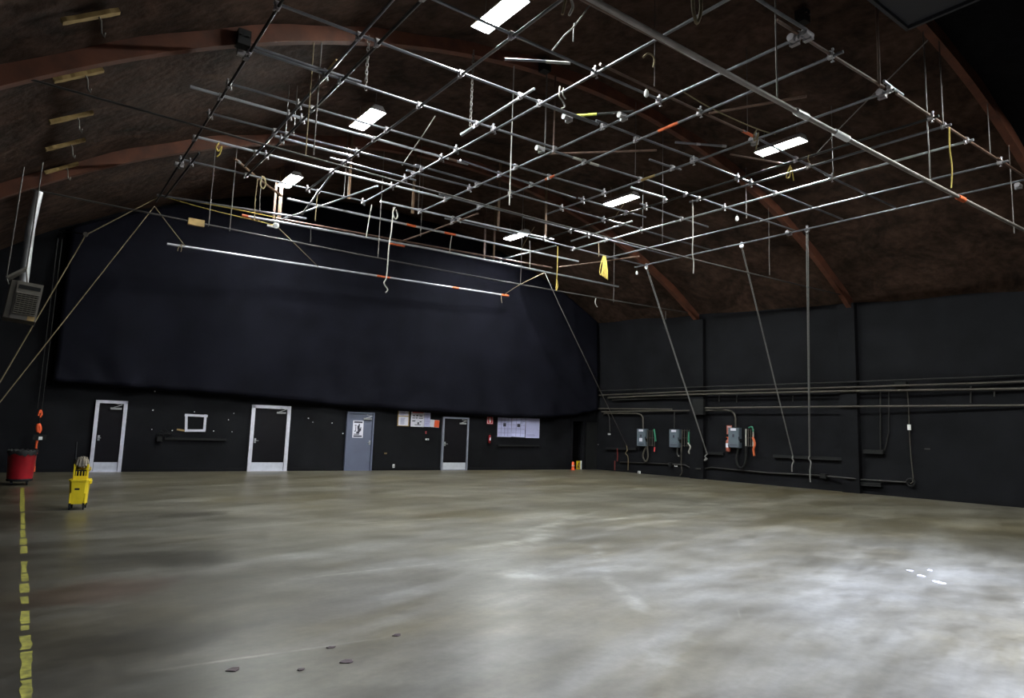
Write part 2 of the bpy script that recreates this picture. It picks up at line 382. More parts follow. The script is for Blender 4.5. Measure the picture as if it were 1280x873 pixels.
# ------------------------------------------------------------------ doors on the far wall
def door(name, xl, xr, ytop, yb, fw_, fm, lm, right_handle=False, kick=True, label=''):
    ym = (ytop+yb)/2
    ul, ur = U(WB, WB.at(xl, ym)), U(WB, WB.at(xr, ym)); h = WB.at((xl+xr)/2, ytop).z
    if ul > ur: pass
    sgn = 1 if ur > ul else -1; w = abs(ur-ul); mid = WB.p+WB.u*((ul+ur)/2); mid.z = 0
    root = struct(thing(name, None, None, mid), label)
    R = WB.u*sgn                                    # towards the picture's right
    P = lambda r, n, z: mid+R*r+WB.n*n+V((0, 0, z))
    f = MB()
    for s in (-1, 1): f.box(P(s*(w/2-fw_/2), .05, h/2), (fw_, .1, h), AXB)
    f.box(P(0, .05, h-fw_*.45), (w, .1, fw_*.9), AXB); f.box(P(0, .03, .012), (w, .12, .024), AXB)
    f.build('door_frame', fm, root)
    lw, lh = w-2*fw_, h-.9*fw_
    lf = MB().box(P(0, .03, lh/2+.01), (lw-.01, .05, lh-.03), AXB, ).build('door_leaf', lm, root)
    if kick: MB().box(P(0, .059, .16), (lw-.02, .006, .27), AXB).build('kick_plate', 'kick', lf)
    hs = (1 if right_handle else -1)*(lw/2-.07)
    k = MB(); k.box(P(hs, .058, 1.02), (.06, .006, .16), AXB); k.tube([P(hs, .06, 1.02), P(hs, .11, 1.02), P(hs*.78, .115, 1.02)], .012); k.build('door_handle', 'steel', lf)
    c = MB(); c.box(P(lw/2-.2, .08, h-.24), (.3, .05, .06), AXB); c.tube([P(lw/2-.3, .1, h-.22), P(lw/2-.05, .16, h-.12), P(lw/2-.25, .1, h-.09)], .012); c.build('door_closer', 'steel', root)
    return root, P, lw, h
door('door_1', 115.4, 155.6, 500.8, 588, .1, 'trimw', 'leaf', label='leftmost black door in a white frame, near the yellow mop bucket')
door('door_2', 311.2, 360.4, 507, 589.5, .12, 'trimw', 'leaf', label='widest black door with white frame and white kick plate')
d3, P3, lw3, h3 = door('door_3', 431.2, 465.3, 515.5, 588.5, .055, 'gleaf', 'gleaf', True, False, label='blue grey painted door with a poster on it')
door('door_4', 551.3, 584, 521.8, 588.5, .07, 'trimg', 'leaf', label='rightmost black door with thin grey frame and grey kick plate')

# dark passage at the right end of the far wall
g0, g1 = WB.p+WB.u*gap_u[0], WB.p+WB.u*gap_u[1]; gm = (g0+g1)/2; gw = (g1-g0).length
root = struct(thing('door_5', None, None, (gm.x, gm.y, 0)), 'unlit black open doorway at the right end of the far wall')
pg = MB()
pg.box(gm-WB.n*.85+V((0, 0, 1.1)), (gw+.4, .08, 2.3), AXB)
for s in (-1, 1): pg.box(gm+WB.u*s*(gw/2+.04)-WB.n*.5+V((0, 0, 1.1)), (.08, .7, 2.3), AXB)
pg.box(gm-WB.n*.5+V((0, 0, 2.2)), (gw+.2, .7, .08), AXB)
pg.build('passage', 'gap', root)
fr = MB()
for s in (-1, 1): fr.box(gm+WB.u*s*(gw/2+.05)+WB.n*.03+V((0, 0, 1.08)), (.1, .06, 2.16), AXB)
fr.box(gm+WB.n*.03+V((0, 0, 2.19)), (gw+.2, .06, .1), AXB)
fr.build('door_frame', 'bwall', root)
pn = WB.at(738, 560); pn.z = 0
rt2 = struct(thing('door_6', None, None, pn), 'dark green black door standing open in the far right corner')
MB().box(pn+WB.n*.08+V((0, 0, 1.05)), (.62, .05, 2.1), AXB).build('door_leaf', 'black', rt2)
k = WB.at(748, 556, .15); kb = MB().box(k, (.09, .02, .16), AXB); kb.tube([k+WB.n*.02, k+WB.n*.07, k+WB.n*.07-WB.u*.1], .012); kb.build('door_handle', 'steel', rt2)
kb = MB()
for q in (0, 1): kb.box(WB.at(749, 586-3*q, .12), (.04, .02, .05), AXB)
kb.build('door_bolt', 'steel', rt2)

# ------------------------------------------------------------------ papers and signs on the far wall
def sheet(name, x0, y0, x1, y1, m, label, cat, off=.012, group=None, tilt=0., prints=(), par=None):
    a, c = WB.at(x0, y0, off), WB.at(x1, y1, off); w = abs((c-a).dot(WB.u)); h = abs(a.z-c.z); mid = (a+c)/2
    R = WB.u*(1 if (c-a).dot(WB.u) > 0 else -1); ca, sa = math.cos(tilt), math.sin(tilt)
    ru = R*ca+WB.z*sa; rz = WB.z*ca-R*sa; ax = (ru, WB.n, rz)
    root = thing(name, label, cat, mid-WB.z*h/2, group)
    MB().box(mid, (w, .006, h), ax).build('sheet', m, root)
    for i, (pn_, pm, rects) in enumerate(prints):
        b = MB()
        for (fx0, fz0, fx1, fz1) in rects:
            b.box(mid+ru*(w*((fx0+fx1)/2-.5))+rz*(h*(.5-(fz0+fz1)/2))+WB.n*(.0035+.0008*i), (w*(fx1-fx0), .002, h*(fz1-fz0)), ax)
        b.build(pn_, pm, root)
    return root
def lines(n, z0, z1, x0=.1, x1=.9, th=.02):
    return [(x0, z0+(z1-z0)*i/max(1, n-1), x0+(x1-x0)*random.uniform(.6, 1), z0+(z1-z0)*i/max(1, n-1)+th) for i in range(n)]
# poster on the blue grey door: a dark leaning figure shape between a title band and a foot band
pz = MB(); q0 = lambda r, z: P3(r, .0, z)
ps = thing('door_poster', 'white poster with black figure print taped to the blue grey door', 'poster', P3(-.06, .06, 1.25))
PC = P3(-.08, .061, 1.5); pw, ph = .4, .62
MB().box(PC, (pw, .006, ph), AXB).build('sheet', 'paper', ps)
Rr = (P3(1, 0, 0)-P3(0, 0, 0))
b = MB(); b.box(PC+WB.n*.004+V((0, 0, ph*.41)), (pw*.8, .003, ph*.1), AXB); b.box(PC+WB.n*.004-V((0, 0, ph*.41)), (pw*.8, .003, ph*.09), AXB)
for (x, z, w, h) in [(.1, .26, .12, .1), (.04, .12, .22, .2), (.1, -.05, .26, .2), (0, -.2, .3, .12), (-.22, .02, .06, .3), (-.24, .22, .16, .06), (-.12, -.3, .5, .05), (.26, .02, .08, .22), (-.28, -.12, .1, .06)]:
    b.box(PC+WB.n*.004+Rr*(x*pw)+V((0, 0, z*ph)), (w*pw, .003, h*ph), AXB)
b.build('print', 'ink', ps)
s1 = sheet('notice_board', 497.6, 512.3, 511, 533.2, 'strip', 'narrow framed notice of two stacked papers, left of the red headed poster', 'notice', prints=[('paper', 'paper', [(.08, .04, .92, .36), (.08, .42, .92, .96)]), ('print', 'lilac', lines(4, .1, .3, .15, .8, .03)+lines(7, .5, .85, .25, .75, .03))])
sheet('wall_poster', 514.2, 513, 529.8, 534, 'paper', 'white poster with a red headline on the far wall', 'poster', prints=[('headline', 'redink', [(.1, .05, .93, .16)]), ('print', 'ink', [(.12, .3, .3, .36), (.38, .28, .55, .36), (.62, .3, .85, .36), (.1, .45, .3, .5), (.35, .44, .5, .5), (.58, .45, .9, .5), (.1, .62, .34, .68), (.5, .72, .62, .85), (.66, .66, .8, .72), (.3, .86, .75, .9)])])
sheet('paper_sheet', 531, 514.5, 537.3, 534, 'bpaper', 'narrow bluish paper sheet right beside the red headed poster', 'paper', prints=[('print', 'lilac', lines(9, .1, .85))])
s4 = sheet('paper_notice', 537.8, 525, 548.8, 534.6, 'paper', 'small half white, half orange notice next to the rightmost door', 'notice', tilt=-.06, prints=[('orange_half', 'orange', [(.46, .02, 1., .98)])])
sheet('safety_sign', 609, 519.5, 616.2, 530.5, 'redink', 'small red fire extinguisher sign between the rightmost door and the plans', 'sign', prints=[('white_border', 'paper', [(.06, .05, .94, .09), (.06, .91, .94, .95), (.06, .05, .12, .95), (.88, .05, .94, .95)]), ('symbol', 'white', [(.4, .36, .62, .82), (.45, .26, .57, .36), (.3, .28, .5, .33), (.3, .33, .35, .6)])])
grid = lambda n, m: [(i/n-.012, .03, i/n+.012, .97) for i in range(1, n)]+[(.03, j/m-.008, .97, j/m+.008) for j in range(1, m)]
sheet('plan_sheet', 622.5, 520.2, 638.8, 546.6, 'bpaper', 'leftmost of three pale plan sheets, gridded with a dark square', 'plan', prints=[('plan_lines', 'lilac', grid(4, 5)), ('dark_square', 'ink', [(.4, .34, .6, .5)])])
sheet('plan_sheet', 640, 521.4, 656, 546.8, 'bpaper', 'middle one of three pale plan sheets on the far wall', 'plan', tilt=-.03, prints=[('plan_lines', 'lilac', grid(3, 5)+lines(5, .1, .3, .6, .95)), ('dark_square', 'ink', [(.4, .34, .62, .5)])])
sheet('plan_sheet', 657.4, 523, 674, 548, 'bpaper', 'rightmost of three pale plan sheets, nearly blank', 'plan', prints=[('plan_lines', 'lilac', lines(5, .82, .93, .05, .95, .012))])

def frame_px(W, x0, y0, x1, y1, off): return W.at(x0, y0, off), W.at(x1, y1, off)
# extinguisher under its sign
e = WB.at(612, 549, .12); root = thing('fire_extinguisher', 'small red fire extinguisher hung below the red sign on the far wall', 'fire extinguisher', e-V((0, 0, .2)))
MB().lathe(e, [(.03, -.17), (.048, -.16), (.048, .1), (.04, .14), (.022, .16)], 14).build('cylinder', 'red', root)
MB().box(e+WB.n*.048, (.05, .01, .12), AXB).build('label_plate', 'paper', root)
hb = MB(); hb.lathe(e+V((0, 0, .16)), [(.02, 0), (.02, .05)], 8); hb.box(e+V((0, 0, .225)), (.14, .03, .02), AXB); hb.tube([e+V((0, 0, .2)), e+WB.u*.08+V((0, 0, .15)), e+WB.u*.085-V((0, 0, .1))], .01, 6); hb.build('valve', 'rubber', root)

# white open frame taped to the wall, tan strip, staples
a, c = WB.at(232.5, 519.5, .015), WB.at(258, 539, .015)
root = thing('wall_frame', 'empty white wooden frame fixed to the far wall between the left doors', 'frame', (a.x/2+c.x/2, a.y/2+c.y/2, c.z))
for (x0, y0), (x1, y1) in (((231, 519), (259.6, 520.4)), ((231, 538.5), (256.5, 538.5)), ((233, 518), (232.6, 539)), ((257, 518.5), (255.3, 539.4))):
    p, q = WB.at(x0, y0, .02), WB.at(x1, y1, .02); d = (q-p); ax = d.normalized()
    MB().box((p+q)/2, (d.length, .02, .075), (ax, WB.n, ax.cross(WB.n))).build('frame_bar', 'trimw', root)
p, q = WB.at(221, 537, .015), WB.at(231, 538.6, .015); d = q-p; ax = d.normalized()
tag(MB().box((p+q)/2, (d.length, .015, .055), (ax, WB.n, ax.cross(WB.n))).build('wooden_strip', 'strip'), 'short tan wooden strip left of the empty white frame', 'wood strip')
dots = [(193.6, 489.4, 'topmost'), (191.3, 513, ''), (189.8, 537, ''), (215.4, 538.5, ''), (243, 515, ''), (292.3, 517, ''), (267, 539, ''), (290, 540, ''), (285.5, 525, ''), (391, 528, ''), (385.5, 523, ''), (415, 529, ''), (428.5, 542, '')]
for i, (x, y, _) in enumerate(dots):
    p = WB.at(x, y, .008); r = random.uniform(.016, .028)
    vs = [p+WB.u*(r*math.cos(t*PI/3)*random.uniform(.7, 1.2))+WB.z*(r*math.sin(t*PI/3)*random.uniform(.7, 1.2)) for t in range(6)]
    b = MB(); b.add(vs+[v+WB.n*.008 for v in vs], [[0, 1, 2, 3, 4, 5], [11, 10, 9, 8, 7, 6]]+[[t, (t+1) % 6, 6+(t+1) % 6, 6+t] for t in range(6)])
    tag(b.build('paper_scrap', 'white'), 'tiny white paper scrap stuck to the black far wall', 'paper scrap', 'white scraps on the far wall')
# black cable tangle and black cleat rail on the far wall
k = WB.at(199, 549, .06); root = thing('wall_bracket', 'black bracket with a tangle of cable below left of the white frame', 'bracket', k-V((0, 0, .12)))
MB().box(k, (.16, .12, .15), AXB, .02).build('bracket_box', 'black', root)
b = MB()
for i in range(3):
    b.tube([k+WB.u*(-.1+.1*i)+WB.z*.1, WB.at(196+5*i, 542-3*i, .1), WB.at(204+6*i, 543+i, .08), WB.at(215-3*i, 541, .03)], .012, 6)
b.build('cable', 'rubber', root)
def board(W, x0, y0, x1, y1, h, d, m, name, label, cat, AX):
    p, q = W.at(x0, y0, d/2), W.at(x1, y1, d/2); t = (q-p).normalized(); b = MB().box((p+q)/2, ((q-p).length, d, h), (t, W.n, t.cross(W.n)*(1 if t.cross(W.n).z > 0 else -1)))
    return tag(b.build(name, m), label, cat)
board(WB, 206, 548.5, 283, 550, .07, .06, 'black', 'cleat_rail', 'thin black rail on the far wall under the empty white frame', 'rail', AXB)
board(WB, 622, 557.5, 674, 557.5, .06, .06, 'black', 'cleat_rail', 'thin black rail on the far wall under the three plan sheets', 'rail', AXB)
# switches and outlets
def plate(W, x, y, w, h, m, label, AX, name='wall_outlet', cat='outlet'):
    p = W.at(x, y, .015); root = thing(name, label, cat, p-V((0, 0, h/2)))
    MB().box(p, (w, .03, h), AX, .008).build('cover_plate', m, root)
    MB().box(p+W.n*.017, (w*.35, .01, h*.45), AX).build('socket_face', 'ink', root)
plate(WB, 492, 583, .08, .14, 'white', 'small white outlet low on the far wall right of the blue grey door', AXB)
plate(WB, 482, 567, .1, .05, 'strip', 'small tan plate on the far wall right of the blue grey door', AXB, 'wall_plate', 'wall plate')
plate(WB, 534, 549.5, .14, .06, 'white', 'small white box on the far wall below the orange notice', AXB, 'wall_plate', 'wall plate')
plate(WB, 532.5, 541, .04, .1, 'redink', 'small red pull switch below the narrow bluish sheet', AXB, 'wall_switch', 'switch')

# ------------------------------------------------------------------ far right corner: orange post, caution board
p = onZ(716.2, 588); root = thing('traffic_post', 'slim orange post standing by the dark doorway in the far corner', 'post', p)
MB().lathe(p, [(.1, 0), (.1, .03), (.06, .04), (.055, .34), (.03, .36)], 14).build('post_body', 'orange', root)
MB().lathe(p+V((0, 0, .17)), [(.062, 0), (.062, .04)], 14).build('reflective_band', 'white', root)
p = onZ(723.5, 587); root = thing('caution_board', 'yellow and white folding caution board by the dark doorway', 'floor sign', p)
for s, m, nm in ((-1, 'yellow', 'yellow_panel'), (1, 'white', 'white_panel')):
    ax = (WB.u, (WB.n+V((0, 0, .25))).normalized(), V((0, 0, 1)))
    w = .2 if s < 0 else .09
    cx = -.04 if s < 0 else .12
    MB().box(p+WB.u*cx*(-1 if WB.u.x < 0 else 1)+V((0, 0, .19)), (w, .03, .37), AXB).build(nm, m, root)
b = MB(); ux = WB.u*(1 if WB.u.x > 0 else -1)
b.tube([p+ux*-.1+WB.n*.022+V((0, 0, .07)), p+ux*0+WB.n*.022+V((0, 0, .3))], .018, 6); b.tube([p+ux*.0+WB.n*.022+V((0, 0, .06)), p+ux*-.06+WB.n*.022+V((0, 0, .18))], .016, 6)
b.build('black_symbol', 'ink', root)

# ------------------------------------------------------------------ things on the right wall
def wtube(name, label, cat, pts, r, m, off=.06, group=None, n=8):
    return tag(MB().tube([WR.at(x, y, off) if len(t) == 0 else WR.at(x, y, t[0]) for x, y, *t in pts], r, n).build(name, m), label, cat, group)
cg = 'long conduits on the right wall'
wtube('conduit', 'topmost thin black conduit running along the right wall', 'conduit', [(745, 489), (874, 484, .28), (1064, 477.5, .3), (1290, 468.8)], .018, 'conduit', .08, cg)
wtube('conduit', 'second conduit from the top on the right wall, reaching the frame edge', 'conduit', [(745, 494.5), (874, 489.3, .28), (1064, 484.3, .3), (1290, 477)], .03, 'conduitl', .1, cg)
wtube('conduit', 'third conduit from the top on the right wall, close under a grey one', 'conduit', [(760, 497.5), (874, 493, .28), (1064, 489, .3), (1290, 486)], .035, 'conduitl', .1, cg)
wtube('conduit', 'black conduit with a bend under the upper conduits of the right wall, left end', 'conduit', [(765, 500.5), (865, 497)], .025, 'conduit', .1, cg)
wtube('conduit', 'long bare conduit below the upper bundle, starting at the far pilaster', 'conduit', [(874, 510.3, .28), (1064, 508.4, .3), (1290, 507)], .03, 'conduitl', .1, cg)
wtube('conduit', 'left conduit above the first switch box, ending at the far pilaster', 'conduit', [(742, 511), (840, 512)], .028, 'conduitl', .1, cg)
wtube('conduit', 'conduit that bends down into the right switch box', 'conduit', [(752, 515), (862, 513.6, .12), (874, 513.4, .28), (908, 513), (914, 514), (918, 517.5), (919.5, 523), (919.5, 534)], .03, 'conduitl', .12, cg)
wtube('conduit', 'conduit that bends down into the left switch box', 'conduit', [(755, 517), (796, 517.3), (801, 518.5), (803.5, 522), (804, 536)], .03, 'conduitl', .12, cg)
wtube('conduit', 'short vertical conduit feeding the middle switch box', 'conduit', [(843, 514), (843, 536)], .022, 'conduit', .1, cg)
wtube('conduit', 'bent conduit beside the far corner dropping down to a small white plate', 'conduit', [(753, 519.5), (759, 517), (762, 522), (762.5, 540)], .022, 'conduit', .1, cg)
wtube('conduit', 'low black conduit stepping along the foot of the right wall', 'conduit', [(775, 578), (838, 580.5), (856, 581.5), (864, 586), (874, 586.6, .26), (880, 586.5), (889, 584.8), (960, 591.5), (1030, 595, .08), (1064, 598.5, .28), (1078, 600, .1), (1136, 603.5)], .028, 'conduit', .05, cg)
wtube('conduit', 'thin black vertical conduit on the right wall beyond the near pilaster', 'conduit', [(1100.5, 489), (1100.5, 545), (1101, 565)], .022, 'conduit', .05, cg)
wtube('conduit', 'thin black vertical conduit just left of the hanging cord with the white plug', 'conduit', [(1111, 487), (1111, 540), (1107, 560), (1104, 566)], .018, 'conduit', .05, cg)
for i, (x, y0, y1) in enumerate(((991, 495, 502), (1213.5, 483, 504), (1243, 488, 496), (899, 494, 502), (921, 494, 503))):
    tag(MB().tube([WR.at(x, y0, .06), WR.at(x, y1, .06)], .025, 6).build('pipe_strap', 'conduit'), ['short black strap under the conduits, left of the vertical rope', 'tall brown strap across the conduits near the right frame edge', 'short strap nearest the right frame edge', 'black strap right of the far pilaster', 'black strap above the right switch box'][i], 'strap', 'straps holding the conduits')
for (x, y, w, h, lab) in ((1127, 481.5, .34, .2, 'black junction box on the upper conduits above the hanging cord'), (1030, 595.5, .22, .16, 'black junction box on the low conduit left of the near pilaster'), (838.5, 581, .12, .16, 'black junction box on the low conduit below the middle switch box'), (874, 509, .5, .6, 'big black pull box on the far pilaster between the conduits')):
    o_ = .3 if x == 874 else .09
    p = WR.at(x, y, o_); root = thing('junction_box', lab, 'junction box', p-V((0, 0, h/2)), 'black junction boxes')
    MB().box(p, (w, .16, h), AXR, .01).build('box_body', 'black', root); MB().box(p+WR.n*.085, (w*.9, .012, h*.9), AXR).build('cover', 'black', root)

# three disconnect switches with cables, cable racks
def switch_box(xc, yt, yb, lab, i):
    a, c = WR.at(xc, yt, .12), WR.at(xc, yb, .12); h = a.z-c.z; p = (a+c)/2; w = .46
    R = WR.u*(1 if WR.u.y < 0 else -1)             # picture right = towards the camera
    root = thing('switch_box', lab, 'switch box', c, 'grey switch boxes on the right wall')
    MB().box(p-WR.n*.02, (w, .2, h), AXR, .015).build('box_body', 'box', root)
    d = MB().box(p+WR.n*.09, (w*.92, .02, h*.94), AXR).build('box_door', 'box', root)
    MB().box(p+WR.n*.103+V((0, 0, h*.41)), (w*.5, .006, h*.12), AXR).build('white_label', 'paper', d)
    MB().box(p+WR.n*.104+V((0, 0, h*.1)), (w*.16, .008, h*.14), AXR).build('dark_label', 'ink', d)
    if i == 0: MB().box(p+WR.n*.104-V((0, 0, h*.13)), (w*.34, .006, h*.2), AXR).build('paper_tag', 'paper', d)
    MB().box(p+WR.n*.104-V((0, 0, h*.37)), (w*.7, .006, h*.035), AXR).build('lettering', 'ink', d)
    l = MB(); q = p+R*(w*.52)-V((0, 0, h*.14)); l.box(q, (.05, .08, .14), AXR); l.tube([q, q+WR.n*.1+V((0, 0, .02)), q+WR.n*.12+V((0, 0, .14))], .018); l.build('lever', 'rubber', root)
    return root, p, h, w, R
def rack(x0, x1, yt, yb, lab, bars=4, light=()):
    a = WR.at(x0, yt, .1); root = thing('cable_rack', lab, 'cable rack', WR.at((x0+x1)/2, yb, .1), 'cable racks beside the switch boxes')
    for i in range(bars):
        x = x0+(x1-x0)*i/(bars-1)
        b = MB().tube([WR.at(x, yt, .12), WR.at(x, yb, .12)], .03 if i in light else .016, 6)
        b.build('upright', 'wrope' if i in light else 'conduitl', root)
    for y in (yt+1.5, (yt+yb)/2, yb-1):
        MB().tube([WR.at(x0, y, .1), WR.at(x1, y, .1)], .014, 6).build('crossbar', 'conduit', root)
    return root
b1 = switch_box(803, 536.5, 558, 'left one of three grey switch boxes on the right wall, with a paper tag', 0)
b2 = switch_box(844, 537, 559.5, 'middle one of three grey switch boxes on the right wall', 1)
b3 = switch_box(918.5, 535, 560, 'right one of three grey switch boxes, beside the red sign', 2)
rack(809.5, 818, 537.5, 558, 'cable rack with green connector right of the left switch box')
rack(852.5, 862, 537, 558.5, 'cable rack right of the middle switch box', 4)
rack(932.5, 941.5, 536.5, 558.5, 'cable rack with white strips right of the right switch box', 4, (0, 3))
def cable(pts, r, m, lab, cat='cable', name='hanging_cable', group=None):
    P = [WR.at(x, y, o) for x, y, o in pts]
    # smooth the path
    Q = []
    for i in range(len(P)-1):
        p0, p1, p2, p3 = P[max(i-1, 0)], P[i], P[i+1], P[min(i+2, len(P)-1)]
        for k in range(5):
            t = k/5; Q.append(.5*((2*p1)+(p2-p0)*t+(2*p0-5*p1+4*p2-p3)*t*t+(3*p1-p0-3*p2+p3)*t**3))
    Q.append(P[-1])
    return tag(MB().tube(Q, r, 8).build(name, m), lab, cat, group)
cable([(808, 558, .12), (804.5, 566, .14), (804, 572, .15), (807, 577, .15), (810, 572, .14), (809, 558, .12)], .035, 'conduitl', 'thick grey cable loop hanging under the left switch box')
cable([(847, 560, .12), (846.5, 567, .14), (849, 571, .15), (851.5, 568, .14), (851, 559, .12)], .03, 'conduit', 'short grey cable loop under the middle switch box')
cable([(853, 538, .14), (852, 560, .14), (851.5, 580, .12), (852.5, 590, .1), (850, 595, .08)], .02, 'conduitl', 'long thin tan cable dropping from the middle rack nearly to the floor')
cable([(923, 560, .12), (921, 572, .14), (922, 581, .15), (927, 585.5, .16), (932, 578, .15), (932.5, 558, .12)], .045, 'rubber', 'long black cable loop hanging under the right switch box')
cable([(817.5, 537, .15), (818.5, 543, .17), (819.5, 552, .16)], .035, 'green', 'green cable end hanging on the left rack')
cable([(818.3, 559, .1), (818, 565, .1)], .03, 'redink', 'small red cable end hanging under the left rack')
cable([(861.5, 540, .15), (861, 550, .17), (862.5, 557, .16)], .04, 'green', 'green cable end hanging on the middle rack')
cable([(860, 554, .18), (863, 559, .2), (861, 565, .18), (863, 568, .16)], .03, 'wrope', 'knot of pale cable ends under the middle rack')
cable([(936, 535, .18), (940, 534, .2), (941.5, 540, .2)], .03, 'green', 'green cable connector on top of the right rack')
cable([(941, 547, .18), (943.5, 555, .2), (942, 562, .2), (943, 570, .18)], .04, 'tape', 'reddish cable ends hanging under the right rack')
# red sign and orange tag beside the right switch box
def rplate(x0, y0, x1, y1, m, name, label, cat, off=.02, sub=None):
    a, c = WR.at(x0, y0, off), WR.at(x1, y1, off); p = (a+c)/2; w = abs((a-c).dot(WR.u)); h = a.z-c.z
    root = thing(name, label, cat, p-V((0, 0, h/2)))
    MB().box(p, (w, .012, h), AXR).build('plate', m, root)
    if sub:
        b = MB()
        for fx, fz, sw, sh in sub[2]: b.box(p+WR.u*(fx*w)+WR.z*(fz*h)+WR.n*.008, (sw*w, .006, sh*h), AXR)
        b.build(sub[0], sub[1], root)
rplate(908.4, 532, 914.8, 543.3, 'salmon', 'safety_sign', 'small salmon red sign left of the right switch box', 'sign', .02, ('symbol', 'paper', [(-.05, -.1, .3, .5), (0, .33, .7, .06)]))
e = WR.at(910.2, 557, .12); root = thing('fire_extinguisher', 'orange red extinguisher hung below the salmon sign on the right wall', 'fire extinguisher', e-V((0, 0, .25)))
MB().lathe(e, [(.04, -.24), (.085, -.22), (.085, .14), (.06, .2), (.025, .22)], 14).build('cylinder', 'salmon', root)
MB().box(e+WR.n*.08, (.09, .02, .16), AXR).build('label_plate', 'paper', root)
hb = MB(); hb.lathe(e+V((0, 0, .22)), [(.02, 0), (.02, .07)], 8); hb.box(e+V((0, 0, .3)), (.15, .03, .025), AXR); hb.build('valve', 'orange', root)
# boards used as rope cleats
board(WR, 967, 570.5, 1056, 574.5, .1, .1, 'black', 'cleat_rail', 'black rail on the right wall where two ropes are tied, by the near pilaster', 'rail', AXR)
board(WR, 866, 566, 905, 567.5, .1, .1, 'black', 'cleat_rail', 'black rail on the right wall where the leaning double rope is tied', 'rail', AXR)
board(WR, 758, 561, 796, 561.5, .1, .1, 'black', 'cleat_rail', 'short black rail on the right wall near the far corner', 'rail', AXR)
board(WR, 1080, 564.5, 1105, 565.5, .12, .14, 'black', 'wall_ledge', 'upper small black ledge right of the near pilaster', 'ledge', AXR)
board(WR, 1077, 605, 1102, 606.5, .12, .14, 'black', 'wall_ledge', 'lower small black ledge right of the near pilaster', 'ledge', AXR)
# cord with white plug and black reel
root = thing('power_cable', 'thin pale cord with a white plug hanging on the right wall beyond the near pilaster', 'cable', WR.at(1138, 603, .1))
MB().tube([WR.at(x, y, o) for x, y, o in ((1134, 488, .1), (1136, 512, .08), (1136.5, 535, .08), (1138.5, 570, .08), (1141.5, 596, .1), (1141, 603, .12), (1138, 605, .12))], .016, 6).build('cord', 'conduitl', root)
p = WR.at(1136.5, 534.5, .09); MB().box(p, (.1, .07, .17), AXR, .02).build('plug', 'white', root)
p = WR.at(1138.5, 603.5, .1); c_ = MB()
c_.tube([p+(WR.u*math.cos(t*PI/8)+WR.z*math.sin(t*PI/8))*.11 for t in range(17)], .03, 8); c_.build('cord_reel', 'rubber', root)
rplate(1155.5, 560.6, 1162.5, 562.3, 'conduitl', 'wall_plate', 'tiny pale plate with lettering on the right wall', 'wall plate', .012, ('lettering', 'ink', [(-.3, 0, .12, .5), (0, 0, .12, .5), (.3, 0, .12, .5)]))
# ropes ends near the far corner
cable([(771.5, 561, .14), (772, 570, .1), (771.5, 577, .1)], .025, 'dred', 'short dark red rope end by the short black rail', 'rope', 'rope_end')
cable([(768.5, 576, .1), (768.5, 588, .08)], .025, 'dred', 'dark red rope end just above the floor near the far corner', 'rope', 'rope_end')
for x, y, lab in ((761.5, 543, 'white plate under the bent conduit near the far corner'), (845, 582, 'small white plate on the low conduit below the middle switch box'), (799, 590.5, 'tiny white plate at the foot of the right wall below the left switch box')):
    plate(WR, x, y, .14, .07 if y < 545 else .1, 'white', lab, AXR, 'wall_plate', 'wall plate')

